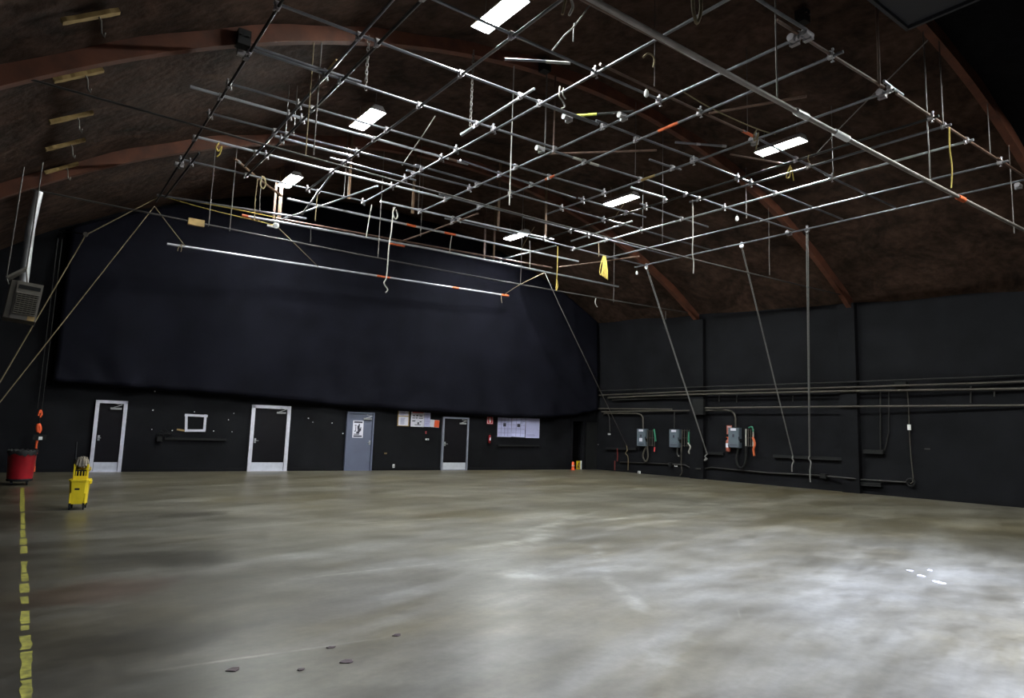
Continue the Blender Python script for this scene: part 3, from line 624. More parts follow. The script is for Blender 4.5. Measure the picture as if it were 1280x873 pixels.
# ------------------------------------------------------------------ pipe grid under the vault
GZ = 7.75
def gp(x, y, z=GZ): return onZ(x, y, z)
G = thing('pipe_grid', 'wide grid of crossing clamped steel pipes hung under the vaulted roof', 'pipe grid', (10.5, 11.2, GZ))
PIPE_R = .025
CR = {}     # pipes across the room (along X), laid just above the lengthwise ones: (y at xa, y at xb, xa, xb, material, dz)
cross = [  # xa, ya, xb, yb, mat
 (7.8, 5.19, 9.13, 5.16, 'pipe', 0), (8.58, 5.30, 11.74, 5.24, 'pipe_rust', 0), (11.61, 5.18, 12.36, 5.20, 'pipe', .05), (12.11, 5.2, 16.9, 5.16, 'pipe_rust', 0), (16.6, 5.13, 18.6, 5.13, 'pipe_rust', 0),
 (4.24, 8.11, 9.05, 8.04, 'pipe', 0), (7.45, 7.85, 11.61, 7.84, 'pipe_rust', 0), (11.4, 7.83, 15.07, 7.97, 'pipe', 0), (14.8, 7.99, 18.31, 8.01, 'pipe', 0),
 (2.6, 9.68, 8.99, 9.49, 'pipe', 0), (7.6, 9.57, 9.0, 9.53, 'pipe', .0), (8.93, 9.5, 11.99, 9.42, 'pipe', .06), (11.77, 9.4, 18.3, 9.41, 'pipe', 0),
 (2.58, 11.22, 9.0, 10.96, 'pipe', 0), (2.7, 11.12, 4.6, 11.05, 'pipe', .01), (8.95, 11.12, 11.94, 10.98, 'pipe', 0), (11.88, 10.94, 18.35, 10.87, 'pipe', 0),
 (2.69, 12.67, 8.08, 12.38, 'pipe', 0), (8.0, 12.38, 11.88, 12.23, 'pipe', 0), (13.18, 12.25, 16.2, 12.35, 'pipe', 0),
 (2.2, 13.27, 8.16, 13.0, 'pipe_bare', 0), (7.9, 12.92, 11.61, 13.08, 'pipe', 0), (11.65, 13.02, 14.17, 12.95, 'pipe', 0),
 (2.7, 14.21, 7.4, 13.95, 'pipe', 0), (7.31, 13.98, 10.2, 13.9, 'pipe', .05), (10.12, 13.88, 14.89, 13.84, 'pipe', 0), (14.8, 13.86, 18.35, 13.88, 'pipe', 0),
 (4.14, 14.48, 5.9, 14.43, 'pipe_bare', .02), (7.27, 14.36, 9.0, 14.28, 'pipe', .02), (5.52, 14.81, 7.75, 14.76, 'pipe', 0),
 (2.74, 15.64, 8.93, 15.43, 'pipe_bare', 0), (8.8, 15.4, 11.63, 15.34, 'pipe', .05), (11.55, 15.31, 18.3, 15.29, 'pipe', 0),
 (2.77, 17.28, 7.45, 17.16, 'pipe', 0), (7.79, 16.86, 13.73, 16.5, 'pipe_bare', 0), (9.99, 17.08, 13.8, 16.85, 'pipe', .04), (13.6, 16.8, 18.3, 16.84, 'pipe', 0),
 (11.1, 10.05, 12.1, 9.98, 'pipe', .0), (12.2, 11.65, 13.4, 11.58, 'pipe_bare', .05)]
lng = [  # x at ya, ya, x at yb, yb, material
 (2.66, 9.45, 2.91, 21.08, 'pipe_dark'), (3.04, 16.42, 3.04, 20.52, 'pipe_dark'), (3.9, 8.3, 4.1, 16.58, 'pipe'), (4.23, 8.1, 4.32, 17.36, 'pipe_dark'),
 (5.77, 6.87, 5.87, 17.3, 'pipe'), (5.9, 15.61, 6.5, 19.4, 'pipe'), (7.56, 5.15, 7.42, 17.25, 'pipe'), (7.06, 9.13, 7.09, 11.62, 'pipe_bare'),
 (9.16, 5.2, 9.0, 16.75, 'pipe'), (10.04, 5.07, 10.06, 16.68, 'pipe'), (10.32, 15.78, 10.07, 20.08, 'pipe_rust'), (11.84, 5.1, 11.8, 14.5, 'pipe'),
 (13.47, 5.05, 13.36, 16.45, 'pipe_dark'), (14.03, 13.34, 14.15, 16.11, 'pipe_bare'), (14.02, 5.05, 13.93, 11.2, 'pipe'), (15.08, 5.05, 14.87, 16.95, 'pipe_bare'),
 (16.79, 5.0, 16.49, 16.95, 'pipe'), (18.3, 4.9, 18.2, 17.15, 'pipe'), (7.13, 15.66, 6.22, 20.3, 'pipe_bare'), (14.13, 16.85, 13.9, 19.7, 'pipe_bare'), (17.14, 15.92, 16.17, 19.07, 'pipe_rust')]
lp = []
def cutx(l, y): t = (y-l[1])/(l[3]-l[1]); return l[0]+(l[2]-l[0])*t, t
for l in lng:
    o = MB().tube([(l[0], l[1], GZ), ((l[0]+l[2])/2, (l[1]+l[3])/2, GZ-.01), (l[2], l[3], GZ)], PIPE_R, 10).build('pipe', l[4], G); lp.append(o)
ep = []
for i, (xa, ya, xb, yb, m, dz) in enumerate(cross):
    o = MB().tube([(xa, ya, GZ+.052+dz), ((xa+xb)/2, (ya+yb)/2, GZ+.042+dz), (xb, yb, GZ+.052+dz)], PIPE_R*(1.15 if m == 'pipe_bare' else 1), 10).build('pipe', m, G); ep.append(o)
# a clamp where a lengthwise pipe carries a cross pipe (up to a hundred)
cm = MB()
cm.tube([(-.045, 0, .052), (.045, 0, .052)], .042, 8); cm.tube([(0, -.045, 0), (0, .045, 0)], .042, 8)
cm.box((0, 0, .026), (.05, .05, .05)); cm.tube([(.03, .05, 0), (.03, .05, .09)], .012, 6); cm.box((.03, .05, .1), (.035, .03, .03))
cm.tube([(-.05, .0, 0), (-.05, 0, -.055)], .012, 6); cm.box((-.05, 0, -.06), (.03, .05, .014))
cme = bpy.data.meshes.new('clamp'); cme.from_pydata([tuple(p) for p in cm.v], [], cm.f); cme.materials.append(M['clamp'])
cme.polygons.foreach_set('use_smooth', cm.sm)
nclamp = 0
for l, lo in zip(lng, lp):
    done = []
    for c_ in cross:
        xa, ya, xb, yb = c_[:4]; ym = ya; 
        for _ in range(3):
            x, t = cutx(l, ym); s = (x-xa)/(xb-xa); ym = ya+(yb-ya)*s
        if not (-.01 <= t <= 1.01 and -.02 <= s <= 1.02) or any(abs(ym-q) < .3 for q in done) or nclamp >= 100: continue
        done.append(ym); nclamp += 1
        o = bpy.data.objects.new('clamp', cme); C.objects.link(o); o.parent = lo
        o.location = V((x, ym, GZ))-V(G['_o']); o.rotation_euler = (0, 0, random.choice((0, PI)))
# tape rings on pipes
def ring(par, p, d, L_, m, r=.031, nm='tape_band'):
    p = V(p); d = V(d).normalized()
    MB().tube([p-d*L_/2, p+d*L_/2], r, 10).build(nm, m, par)
def lerp(l, t): return V((l[0]+(l[2]-l[0])*t, l[1]+(l[3]-l[1])*t, GZ-.003))
ring(lp[9], lerp(lng[9], (8.6-5.07)/11.6), (0, 1, 0), .5, 'tape'); ring(lp[9], lerp(lng[9], .62), (0, 1, 0), .35, 'tape'); ring(lp[11], lerp(lng[11], .6), (0, 1, 0), .45, 'strip')
for x, m in ((9.85, 'wrope'), (10.35, 'wrope')): ring(ep[15], (x, 11.12-.047*(x-8.95), GZ+.044), (1, -.047, 0), .26, m)
ring(ep[20], (7.75, 13.02, GZ+.05), (1, -.04, 0), .22, 'pipe_rust', .034)
ring(ep[6], (11.5, 7.84, GZ+.05), (1, 0, 0), .2, 'tape'); ring(ep[7], (11.75, 7.845, GZ+.05), (1, .03, 0), .3, 'tape')

# pipes and battens hung apart from the grid
def hung(name, label, cat, pts, r, m, bands=(), group=None):
    root = thing(name, label, cat, (pts[0]+pts[-1])/2, group)
    MB().tube(pts, r, 10).build('tube', m, root)
    for t, L_, bm in bands:
        p = pts[0].lerp(pts[-1], t); ring(root, p, pts[-1]-pts[0], L_, bm, r+.004)
    return root
b13 = (onZ(209, 305, 6.95), onZ(636, 370, 7.12))
hung('hanging_batten', 'lowest bright pipe batten hung by ropes in front of the black drape', 'batten', [b13[0], b13[1]], .036, 'pipe_bare', ((.56, .5, 'tape'), (.80, .3, 'tape'), (.985, .35, 'tape')))
hung('hanging_batten', 'long bright batten with orange bands, second from the bottom before the drape', 'batten', [gp(306, 270, 7.5), gp(540, 311.5, 7.5), gp(773, 358.5, 7.5)], .033, 'pipe_bare', ((.012, .5, 'tape'), (.33, .5, 'tape')))
hung('hanging_batten', 'short pale batten leaving the back left corner of the grid', 'batten', [gp(196, 244), gp(383, 273.5)], .03, 'pipe')
hung('hanging_batten', 'dull brown batten just behind the long bright one', 'batten', [gp(345, 273), gp(690, 335)], .028, 'pipe_rust')
hung('hanging_batten', 'bright batten along the back of the grid with two orange bands', 'batten', [gp(359, 248.5, 7.7), gp(723, 327, 7.7)], .032, 'pipe_bare', ((.36, .3, 'tape'), (.49, .4, 'tape')))
pt = [onZ(702, 146, 7.86), onZ(792, 139, 7.86)]
hung('loose_bar', 'loose bar wrapped in yellow and black tape lying on the grid', 'bar', pt, .024, 'pipe_dark', ((.3, .55, 'ytape'), (.12, .2, 'strip')))
hung('loose_bar', 'long loose brown bar lying level across the middle of the grid', 'bar', [onZ(683, 192.5, 7.87), onZ(821, 188, 7.87)], .026, 'pipe_rust')
hung('loose_bar', 'loose brown bar lying askew near the right fluorescent light', 'bar', [onZ(886, 142, 7.87), onZ(1008, 120.5, 7.87)], .026, 'pipe_rust')
hung('loose_bar', 'short loose bar with two clamps near the right fluorescent light', 'bar', [onZ(844, 178, 7.87), onZ(908, 183, 7.87)], .024, 'pipe', ((.45, .09, 'clamp'), (.95, .09, 'clamp')))
hung('loose_bar', 'thin rusty bar slanting behind the right fluorescent light', 'bar', [onZ(913, 193, 7.9), onZ(980, 205, 7.9)], .02, 'pipe_rust')
hung('loose_bar', 'long thin bar with white rope wraps jutting over the grid toward a roof arch', 'bar', [onZ(631, 74, 7.9), onZ(688, 77, 7.9), onZ(711, 79, 7.88)], .022, 'pipe', ((.78, .3, 'wrope'), (.93, .2, 'wrope')))
hung('loose_bar', 'crooked pale wooden pole at the back left of the grid', 'bar', [onZ(293, 198, 7.87), onZ(322, 223, 7.85), onZ(352, 245, 7.8)], .035, 'tan', ((.08, .12, 'clamp'),))
hung('loose_bar', 'short bright pipe stub resting on the front of the grid below the first light', 'bar', [onZ(407, 92, 7.87), onZ(421, 75, 7.87)], .022, 'strip')
hung('loose_bar', 'short pale stub hung on the chain near the middle of the grid', 'bar', [onZ(577, 169, 7.66), onZ(592, 159, 7.66)], .03, 'pipe_bare')

# tie rods of the arches, wall to wall
def tie(Y, z, label, r, m):
    xa = VX-math.sqrt((VR-.06)**2-(z-VZ)**2); xb = min(VX+math.sqrt((VR-.06)**2-(z+.1-VZ)**2), WR.p.x-.06*Y-.02)
    pts = [V((xa+(xb-xa)*t, Y, z-.12*math.sin(PI*t)+.1*t)) for t in [i/14 for i in range(15)]]
    root = thing('tie_rod', label, 'tie rod', (11, Y, z), 'tie rods of the roof arches')
    MB().tube(pts, r, 10).build('rod', m, root)
    return root, pts
t0, tp0 = tie(5.25, 6.56, 'thick pale tie rod crossing nearest, above the right half of the room', .038, 'pipe_pale')
for nm, x0, x1, m in (('sleeve', 10.05, 10.45, 'white'), ('turnbuckle', 8.95, 9.25, 'steel'), ('sleeve', 14.7, 15.0, 'tape')):
    f = lambda x: V((x, 5.25, 6.56-.12*math.sin(PI*(x+.9)/23.6)+.1*(x+.9)/23.6))
    MB().tube([f(x0), f(x1)], .055, 10).build(nm, m, t0)
t1, tp1 = tie(11.3, 6.32, 'thin middle tie rod crossing below the nearest complete roof arch', .018, 'rod')
t2, tp2 = tie(17.4, 6.42, 'thin far tie rod crossing in front of the black drape', .02, 'rod')
f2 = lambda x: V((x, 17.4, 6.42-.12*math.sin(PI*(x+.9)/23)+.1*(x+.9)/23))
p = f2(3.3); MB().box(p, (.36, .09, .16)).build('turnbuckle', 'strip', t2)
hung('hanging_batten', 'dark pipe lying close above the thick nearest tie rod', 'batten', [V((4.6, 5.42, 6.6)), V((9.0, 5.40, 6.62))], .026, 'pipe_rust')

# ------------------------------------------------------------------ fluorescent lights
def make_light(p, label, tm='tube', group='fluorescent lights under the roof'):
    root = thing('ceiling_light', label, 'ceiling light', p, group)
    b = MB(); L_, W_ = 1.24, .4
    ring_ = [(-W_/2, -.085), (-.1, .06), (.1, .06), (W_/2, -.085), (W_/2-.012, -.085), (.095, .045), (-.095, .045), (-W_/2+.012, -.085)]
    vs = [p+V((x, y, z)) for y in (-L_/2, L_/2) for x, z in ring_]; n = 8
    b.add(vs, [[i, (i+1) % n, n+(i+1) % n, n+i] for i in range(n)]+[[0, 7, 6, 1], [1, 6, 5, 2], [2, 5, 4, 3], [8, 9, 14, 15], [9, 10, 13, 14], [10, 11, 12, 13]])
    for s in (-1, 1): b.add([p+V((x, s*L_/2, z)) for x, z in ring_[:4]], [[0, 1, 2, 3]])
    b.build('reflector', 'white', root)
    for x in (-.108, -.036, .036, .108):
        MB().tube([p+V((x, -L_/2+.03, -.052)), p+V((x, L_/2-.03, -.052))], .033, 10).build('lamp_tube', tm, root)
    for s in (-1, 1):
        zt = vault_z(p.x)
        MB().tube([p+V((0, s*.45, .06)), V((p.x, p.y+s*.45, zt))], .008, 6).build('hanger_rod', 'wire', root)
    g = MB()
    for k in range(4): g.tube([p+V((-W_/2, -.45+.3*k, -.085)), p+V((0, -.45+.3*k, -.11)), p+V((W_/2, -.45+.3*k, -.085))], .004, 5)
    g.tube([p+V((0, -.45, -.11)), p+V((0, .45, -.11))], .004, 5)
    g.build('wire_guard', 'wire', root)
    return root
LIGHTS = [((6.33, 9.25), 'bright fluorescent light cut by the top frame edge, front of the left row'),
          ((6.33, 14.7), 'bright fluorescent light in the middle of the left row'), ((6.33, 20.2), 'bright fluorescent light nearest the drape in the left row'),
          ((15.03, 9.25), 'slender fluorescent light at the right front above the grid'), ((15.0, 14.75), 'fluorescent light in the middle of the right row'),
          ((15.0, 20.2), 'small far fluorescent light nearest the drape in the right row'),
          ((15.0, 2.9), 'fluorescent light of the right row just outside the right frame edge')]
for (x, y), lab in LIGHTS: make_light(V((x, y, 9.02)), lab, 'tube' if (x, y) == (6.33, 3.6) else 'tube')

# cool flood lamp on a drop rod, added unseen to brighten the near floor
fp_ = V((9.0, 1.4, 6.2)); root = thing('added_flood_lamp', 'added unseen flood lamp on a drop rod just outside the right frame edge', 'flood lamp', fp_)
MB().lathe(fp_, [(.07, .3), (.1, .28), (.12, .18), (.24, 0), (.25, -.02), (.235, -.02), (.22, 0), (.1, .17), (.02, .19)], 24).build('reflector', 'steel', root)
MB().tube([fp_+V((0, 0, .28)), V((fp_.x, fp_.y, vault_z(fp_.x)))], .015, 8).build('drop_rod', 'wire', root)
MB().blob(fp_+V((0, 0, .1)), (.05, .05, .08), 10, 6).build('bulb', 'bulb', root)
sl = bpy.data.lights.new('added_flood_beam', 'SPOT'); sl.energy = FLOOD_FILL; sl.color = (.60, .70, 1.); sl.spot_size = math.radians(125); sl.spot_blend = 1.; sl.shadow_soft_size = .12
so = bpy.data.objects.new('added_flood_beam', sl); C.objects.link(so); so.location = (fp_.x, fp_.y, fp_.z-.06); so.rotation_euler = V((-1.8, 2.0, -6.)).to_track_quat('-Z', 'Y').to_euler()

# ------------------------------------------------------------------ ropes, wires and chains
def spline(P, k=5):
    Q = []
    for i in range(len(P)-1):
        p0, p1, p2, p3 = P[max(i-1, 0)], P[i], P[i+1], P[min(i+2, len(P)-1)]
        for j in range(k):
            t = j/k; Q.append(.5*((2*p1)+(p2-p0)*t+(2*p0-5*p1+4*p2-p3)*t*t+(3*p1-p0-3*p2+p3)*t**3))
    return Q+[P[-1]]
def rope(P, r, m, label, name='hanging_rope', cat='rope', group=None, n=6, k=5):
    return tag(MB().tube(spline([V(p) for p in P], k) if len(P) > 2 else P, r, n).build(name, m), label, cat, group)
def drop(x, y, z, label, m='wire', r=.009, name='hanger_wire', cat='wire', top=None, group='hangers from the roof'):
    p = onZ(x, y, z); zt = vault_z(p.x)-.02 if top is None else top
    return tag(MB().tube([p, V((p.x, p.y, zt))], r, 6).build(name, m), label, cat, group)
def dropY(x, y, Y, label, m='wire', r=.009, name='hanger_wire', cat='wire', lean=0.):
    p = onY(x, y, Y); zt = vault_z(p.x+lean, VR-.25)
    return tag(MB().tube([p, V((p.x+lean, Y, zt))], r, 6).build(name, m), label, cat, 'hangers from the roof')
def chain(x, y, Y, label, top_len=None, r=.012):
    p = onY(x, y, Y); zt = vault_z(p.x, VR-.25); b = MB(); z = p.z; i = 0
    while z < zt:
        ax = (V((1, 0, 0)), V((0, 1, 0)))[i % 2]
        b.tube([V((p.x, p.y, z))+ax*.022+V((0, 0, .0)), V((p.x, p.y, z))+ax*.022+V((0, 0, .06)), V((p.x, p.y, z+.085)), V((p.x, p.y, z))-ax*.022+V((0, 0, .06)), V((p.x, p.y, z))-ax*.022, V((p.x, p.y, z-.025)), V((p.x, p.y, z))+ax*.022], r*.6, 5)
        z += .075; i += 1
    return tag(b.build('hanging_chain', 'chain'), label, 'chain', 'hangers from the roof')
chain(457, 112, 11.15, 'steel chain holding the grid left of the upper left light')
chain(588, 158, 11.2, 'steel chain with a stub hung on it, near the middle of the grid')
dropY(681, 186, 11.2, 'left of two dark rods under the nearest complete roof arch', 'wire', .016, 'hanger_rod', 'rod')
dropY(692, 183, 11.2, 'right of two dark rods under the nearest complete roof arch', 'pipe_rust', .018, 'hanger_rod', 'rod')
dropY(971.5, 128, 5.25, 'pale rod dropping to the thick nearest tie rod', 'wire', .013, 'hanger_rod', 'rod')
dropY(1099.5, 108, 5.2, 'dark strut from the roof to the rusty front pipe', 'pipe_rust', .025, 'hanger_rod', 'rod')
dropY(1163, 229, 5.25, 'thin rope dropping to the thick tie rod at the right', 'wire', .012)
dropY(1179, 155, 5.15, 'thin wire over the dim right end of the front pipe', 'wire', .01)
dropY(1238, 193, 5.15, 'thin wire at the far right of the front pipe', 'wire', .01)
dropY(1268, 292, 5.25, 'thin kinked wire near the right frame edge', 'wire', .01)
dropY(818, 108, 7.85, 'thin wire dropping past the thick tie rod to the rusty pipe', 'wire', .007)
dropY(636.7, 256.6, 11.3, 'long pale cord dropping through the grid to the middle tie rod', 'wrope', .012, 'hanging_rope', 'rope')
dropY(382, 194, 11.3, 'left of two cords dropping to the middle tie rod', 'rope', .011, 'hanging_rope', 'rope')
dropY(392, 194, 11.3, 'right of two cords dropping to the middle tie rod', 'wire', .011, 'hanging_rope', 'rope')
dropY(828, 303, 11.3, 'thin wire to the middle tie rod, right of the centre', 'wire', .008)
dropY(962, 344, 11.3, 'thin wire to the middle tie rod, left of the vertical rope', 'wire', .008)
dropY(794, 221, 11.0, 'thin wire near the middle light of the right row', 'wire', .008)
dropY(934.4, 166, 7.9, 'thin wire left of the right front light', 'wire', .008)
dropY(260.5, 283, 17.4, 'left wire to the far tie rod near the drape', 'wire', .012)
dropY(287, 289, 17.4, 'second wire from the left to the far tie rod', 'wire', .012)
dropY(472.5, 322, 17.4, 'wire to the far tie rod left of the white hanging rope', 'wire', .012)
dropY(650.6, 355.6, 17.4, 'wire to the far tie rod under the far right light', 'wire', .01)
dropY(767, 378, 17.4, 'wire to the far tie rod behind the yellow rope bundle', 'wire', .01)
for x, y, m, lab in ((348.5, 274, 'tan', 'tan wooden post hanging at the back left behind the left far light'), (342, 274, 'pipe_rust', 'thin brown strut beside the tan hanging post'), (622.5, 288, 'tan', 'tan strap bundle left of the far right light'), (681.4, 300, 'tan', 'tan strap bundle right of the far right light'), (617, 324, 'tan', 'right of two tan posts before the drape'), (605, 326, 'pipe_rust', 'left brown one of two posts before the drape'), (435.5, 249, 'tan', 'tan strap hanging near the back centre of the grid'), (515.5, 267, 'tan', 'tan strap right of the back centre of the grid')):
    p = onZ(x, y, GZ); b = MB(); zt = vault_z(p.x)-.02
    w = .1 if m == 'tan' and x < 400 else .07
    b.box((p.x, p.y, (p.z+zt)/2), (w, .05, zt-p.z))
    tag(b.build('hanger_strut', m), lab, 'strut', 'hangers from the roof')
for x, y, lab in ((430, 246, 'thin wire beside the tan strap at the back centre'), (522.5, 267.5, 'thin wire right of the second tan strap'), (525.6, 296, 'long thin wire right of the white hanging rope'), (803.5, 287, 'bright rod at a crossing right of the middle right light'), (357, 165, 'thin wire above the left bright pipe'), (367, 169, 'short tan cord above the left bright pipe'), (1041.7, 222, 'tan cord below the right front light'), (933, 273, 'forked wire under the right part of the grid')):
    drop(x, y, GZ, lab, 'wire', .009)
def hang(pxs, z, r, m, label, name='hanging_rope', cat='rope', group='rope ends hanging from the grid'):
    """a rope end hanging straight down from the point under its first pixel; later pixels set its wander and length"""
    p = onZ(*pxs[0], z); P = [onY(x, y, p.y) for x, y in pxs]
    return rope(P, r, m, label, name, cat, group)
hang([(492, 259), (489, 290), (486.5, 305), (483.4, 345), (480, 354), (484.5, 362), (482, 366)], GZ, .017, 'wrope', 'long white rope with a curled end hanging before the drape')
hang([(865.7, 250), (866, 290), (865.5, 316), (867, 328), (866.5, 342)], GZ, .015, 'wrope', 'white rope hanging straight from the right part of the grid')
hang([(1186.5, 160), (1187, 185), (1190, 210), (1189, 235)], GZ, .014, 'yrope', 'yellowish rope hanging near the upper right')
hang([(700, 108), (699, 120), (703, 126), (706, 133), (701, 136)], GZ, .014, 'wrope', 'white curled rope end in the upper middle of the grid')
hang([(704.5, 110), (703.5, 117), (707, 124)], GZ, .012, 'wrope', 'second white rope end beside the curled one')
hang([(464.7, 256), (461, 276), (457.7, 297)], GZ, .013, 'wrope', 'grey cord with white tip left of the long white rope')
hang([(565, 294), (563, 305), (562, 317)], GZ, .013, 'wrope', 'short cord ending on the long bright batten')
hang([(662, 301), (662.5, 320), (662, 337)], GZ, .012, 'wrope', 'short white cord right of the far right light')
hang([(748, 304), (748.5, 312), (748.3, 321)], GZ, .012, 'rope', 'short cord just above the yellow rope bundle')
hang([(745, 373), (744, 379), (746.5, 384)], 6.45, .016, 'wrope', 'short white rope tail on the far tie rod')
hang([(832, 389), (832, 400)], 6.45, .012, 'wire', 'thin tail at the right end of the far tie rod')
hang([(396.7, 244), (395, 262), (394, 276)], GZ, .014, 'rope', 'tan rope end hanging left of the back centre')
hang([(388, 280), (388.5, 292), (388, 303)], 7.5, .01, 'wire', 'thin dark cord tail under the long bright batten')
hang([(322, 224), (319, 250), (318.5, 262), (318, 276)], GZ, .012, 'rope', 'left cord hanging under the crooked wooden pole')
hang([(327, 224), (325, 245), (324.5, 263)], GZ, .01, 'wire', 'right cord hanging under the crooked wooden pole')
hang([(988, 207), (984, 216), (983, 222), (987, 221), (988, 209), (990, 214), (992, 226)], GZ, .013, 'yrope', 'yellowish rope knot under the right front light')
hang([(946, 162), (942, 170), (944, 176), (948, 166), (946, 180), (945, 189)], GZ, .014, 'rope', 'tan rope knot left of the right front light')
hang([(1011, 194), (1010, 199), (1012, 203)], GZ, .012, 'rope', 'short tan rope end right of the right front light')
hang([(804, 72), (810, 67), (816, 70), (818, 76), (816.5, 84)], GZ, .016, 'rope', 'tan rope loop tied at a crossing near the top centre')
hang([(274, 178), (270, 184), (273, 189), (277, 183), (275, 192), (271, 196)], GZ, .016, 'yrope', 'yellowish rope knot at the left of the grid')
hang([(327, 220), (332, 228), (329, 236), (325, 230), (329, 221), (332, 226)], GZ, .018, 'rope', 'coil of tan rope at the crooked wooden pole')
hang([(495, 262), (497, 270), (494, 274), (491, 266), (494, 259)], GZ, .02, 'wrope', 'small white rope coil at the head of the long white rope')
hang([(228, 305), (223, 310), (222, 314)], 6.96, .012, 'rope', 'left tail of the tie at the lowest batten')
hang([(227, 305), (227, 311), (226, 315)], 6.96, .012, 'rope', 'right tail of the tie at the lowest batten')
hang([(714, 0), (716, 9), (711.5, 19)], 6.6, .016, 'wrope', 'white rope end at the top edge beside the thick tie rod')
hang([(707, 0), (705, 10), (703, 18)], 6.6, .016, 'rope', 'tan rope end at the top edge beside the thick tie rod')
hang([(866, 0), (867, 14), (871, 29), (876, 14), (876, 0)], 6.6, .022, 'rope', 'slack rope loop hanging at the top edge right of the thick tie rod')
rope([onZ(689, 65, GZ+.08), onZ(706, 44, 8.1), onZ(720, 30, 8.3), onVault(745, -5)], .013, 'wrope', 'white braided line slanting from the grid up to the roof at the top', 'guy_rope')
hang([(718, 29), (717, 40), (716.5, 52)], 8.3, .01, 'wrope', 'loose tail on the slanting braided line')
rope([onZ(851, 113, GZ+.08), onZ(890, 136, GZ+.03), onZ(943, 160, GZ+.05), onZ(969, 168, GZ+.05)], .012, 'rope', 'tan line slung between pipes left of the right front light', 'slung_rope')
rope([onZ(544, 145, 8.3), onZ(526.5, 172, GZ+.1), onZ(503, 206.5, GZ+.08)], .012, 'wrope', 'straight pale line slanting over the middle left of the grid', 'slung_rope')
rope([onZ(668, 284, GZ), onZ(655, 305, GZ-.1), onZ(650, 318, GZ-.05)], .012, 'rope', 'tan line slanting down under the far right light', 'slung_rope')
rope([onZ(790, 240, 8.4), onZ(775, 262, 7.9), onZ(766, 276, GZ)], .012, 'rope', 'pale line slanting under the middle right light', 'slung_rope')
rope([onZ(205, 246, GZ), onZ(262, 262, 7.55), onZ(341, 281, 7.45)], .011, 'yrope', 'lower of two thin lines fanning from the back left corner of the grid', 'slung_rope')
rope([onZ(205, 246, GZ+.03), onZ(275, 258, 7.7), onZ(345, 272, 7.6)], .011, 'yrope', 'upper of two thin lines fanning from the back left corner of the grid', 'slung_rope')
rope([onZ(1160, 50, 7.9), onZ(1060, 150, 7.9), onZ(1017, 196, GZ+.05)], .01, 'wire', 'thin slanting line in the upper right between arch and grid', 'slung_rope')
# bridle of the lowest batten
p0 = onZ(193, 258, GZ-.12)
rope([p0, b13[0].lerp(b13[1], .04)], .012, 'rope', 'left sling holding the lowest batten', 'batten_sling', 'sling', 'slings of the lowest batten')
p1 = onZ(345, 282, 7.45)
rope([p1, b13[0].lerp(b13[1], .37)], .012, 'rope', 'middle sling holding the lowest batten', 'batten_sling', 'sling', 'slings of the lowest batten')
p2 = onZ(681, 341, 7.6)
rope([p2, onZ(650, 356, 7.35), b13[0].lerp(b13[1], .98)], .012, 'rope', 'right sling holding the lowest batten', 'batten_sling', 'sling', 'slings of the lowest batten')
hang([(627, 367), (626.5, 374), (627.5, 379)], 7.1, .012, 'rope', 'tail of the right sling of the lowest batten')
root = thing('rope_pulley', 'white pulley block where the middle sling starts under the grid', 'pulley', p1)
b = MB(); b.tube([p1+V((0, -.03, 0)), p1+V((0, .03, 0))], .09, 14); b.build('sheave', 'white', root); MB().box(p1+V((0, 0, .06)), (.05, .1, .22)).build('cheek', 'steel', root)
MB().tube([p1+V((-.25, 0, -.05)), p1+V((.02, 0, -.05))], .03, 8).build('peg', 'white', root)
# taut ropes to the left wall and to the right wall
q = onY(107, 294, 20.6)
rope([onZ(197, 247, GZ), q], .014, 'rope', 'upper part of the taut rope from the grid corner to the left pulley', 'guy_rope', 'rope', 'guy ropes on the left')
rope([q, onX(-60, 581, XL+.03)], .016, 'rope', 'taut rope running down from the left pulley past the heater', 'guy_rope', 'rope', 'guy ropes on the left')
rope([p0, onX(-60, 579, XL+.03)], .013, 'rope', 'longer taut rope slanting down to the left from the grid corner', 'guy_rope', 'rope', 'guy ropes on the left')
root = thing('rope_pulley', 'small pulley where the left taut rope bends before the drape', 'pulley', q)
MB().tube([q+V((0, -.025, .02)), q+V((0, .025, .02))], .06, 12).build('sheave', 'conduitl', root)
MB().tube([q+V((0, 0, .02)), V((q.x-.5, 22.8, q.z+.5))], .018, 6).build('strap', 'black', root)
rope([p2, onZ(700, 383, 5.9), WR.at(783, 557, .15)], .012, 'wire', 'thin taut rope from the grid down to the right wall near the far corner', 'guy_rope', 'rope', 'ropes tied off on the right wall', k=1)
cable([(783, 557, .16), (784, 563, .18), (782, 567, .16), (785, 572, .14), (785, 588, .1)], .016, 'rope', 'tan tail of the rope tied at the short black rail', 'rope', 'rope_end')
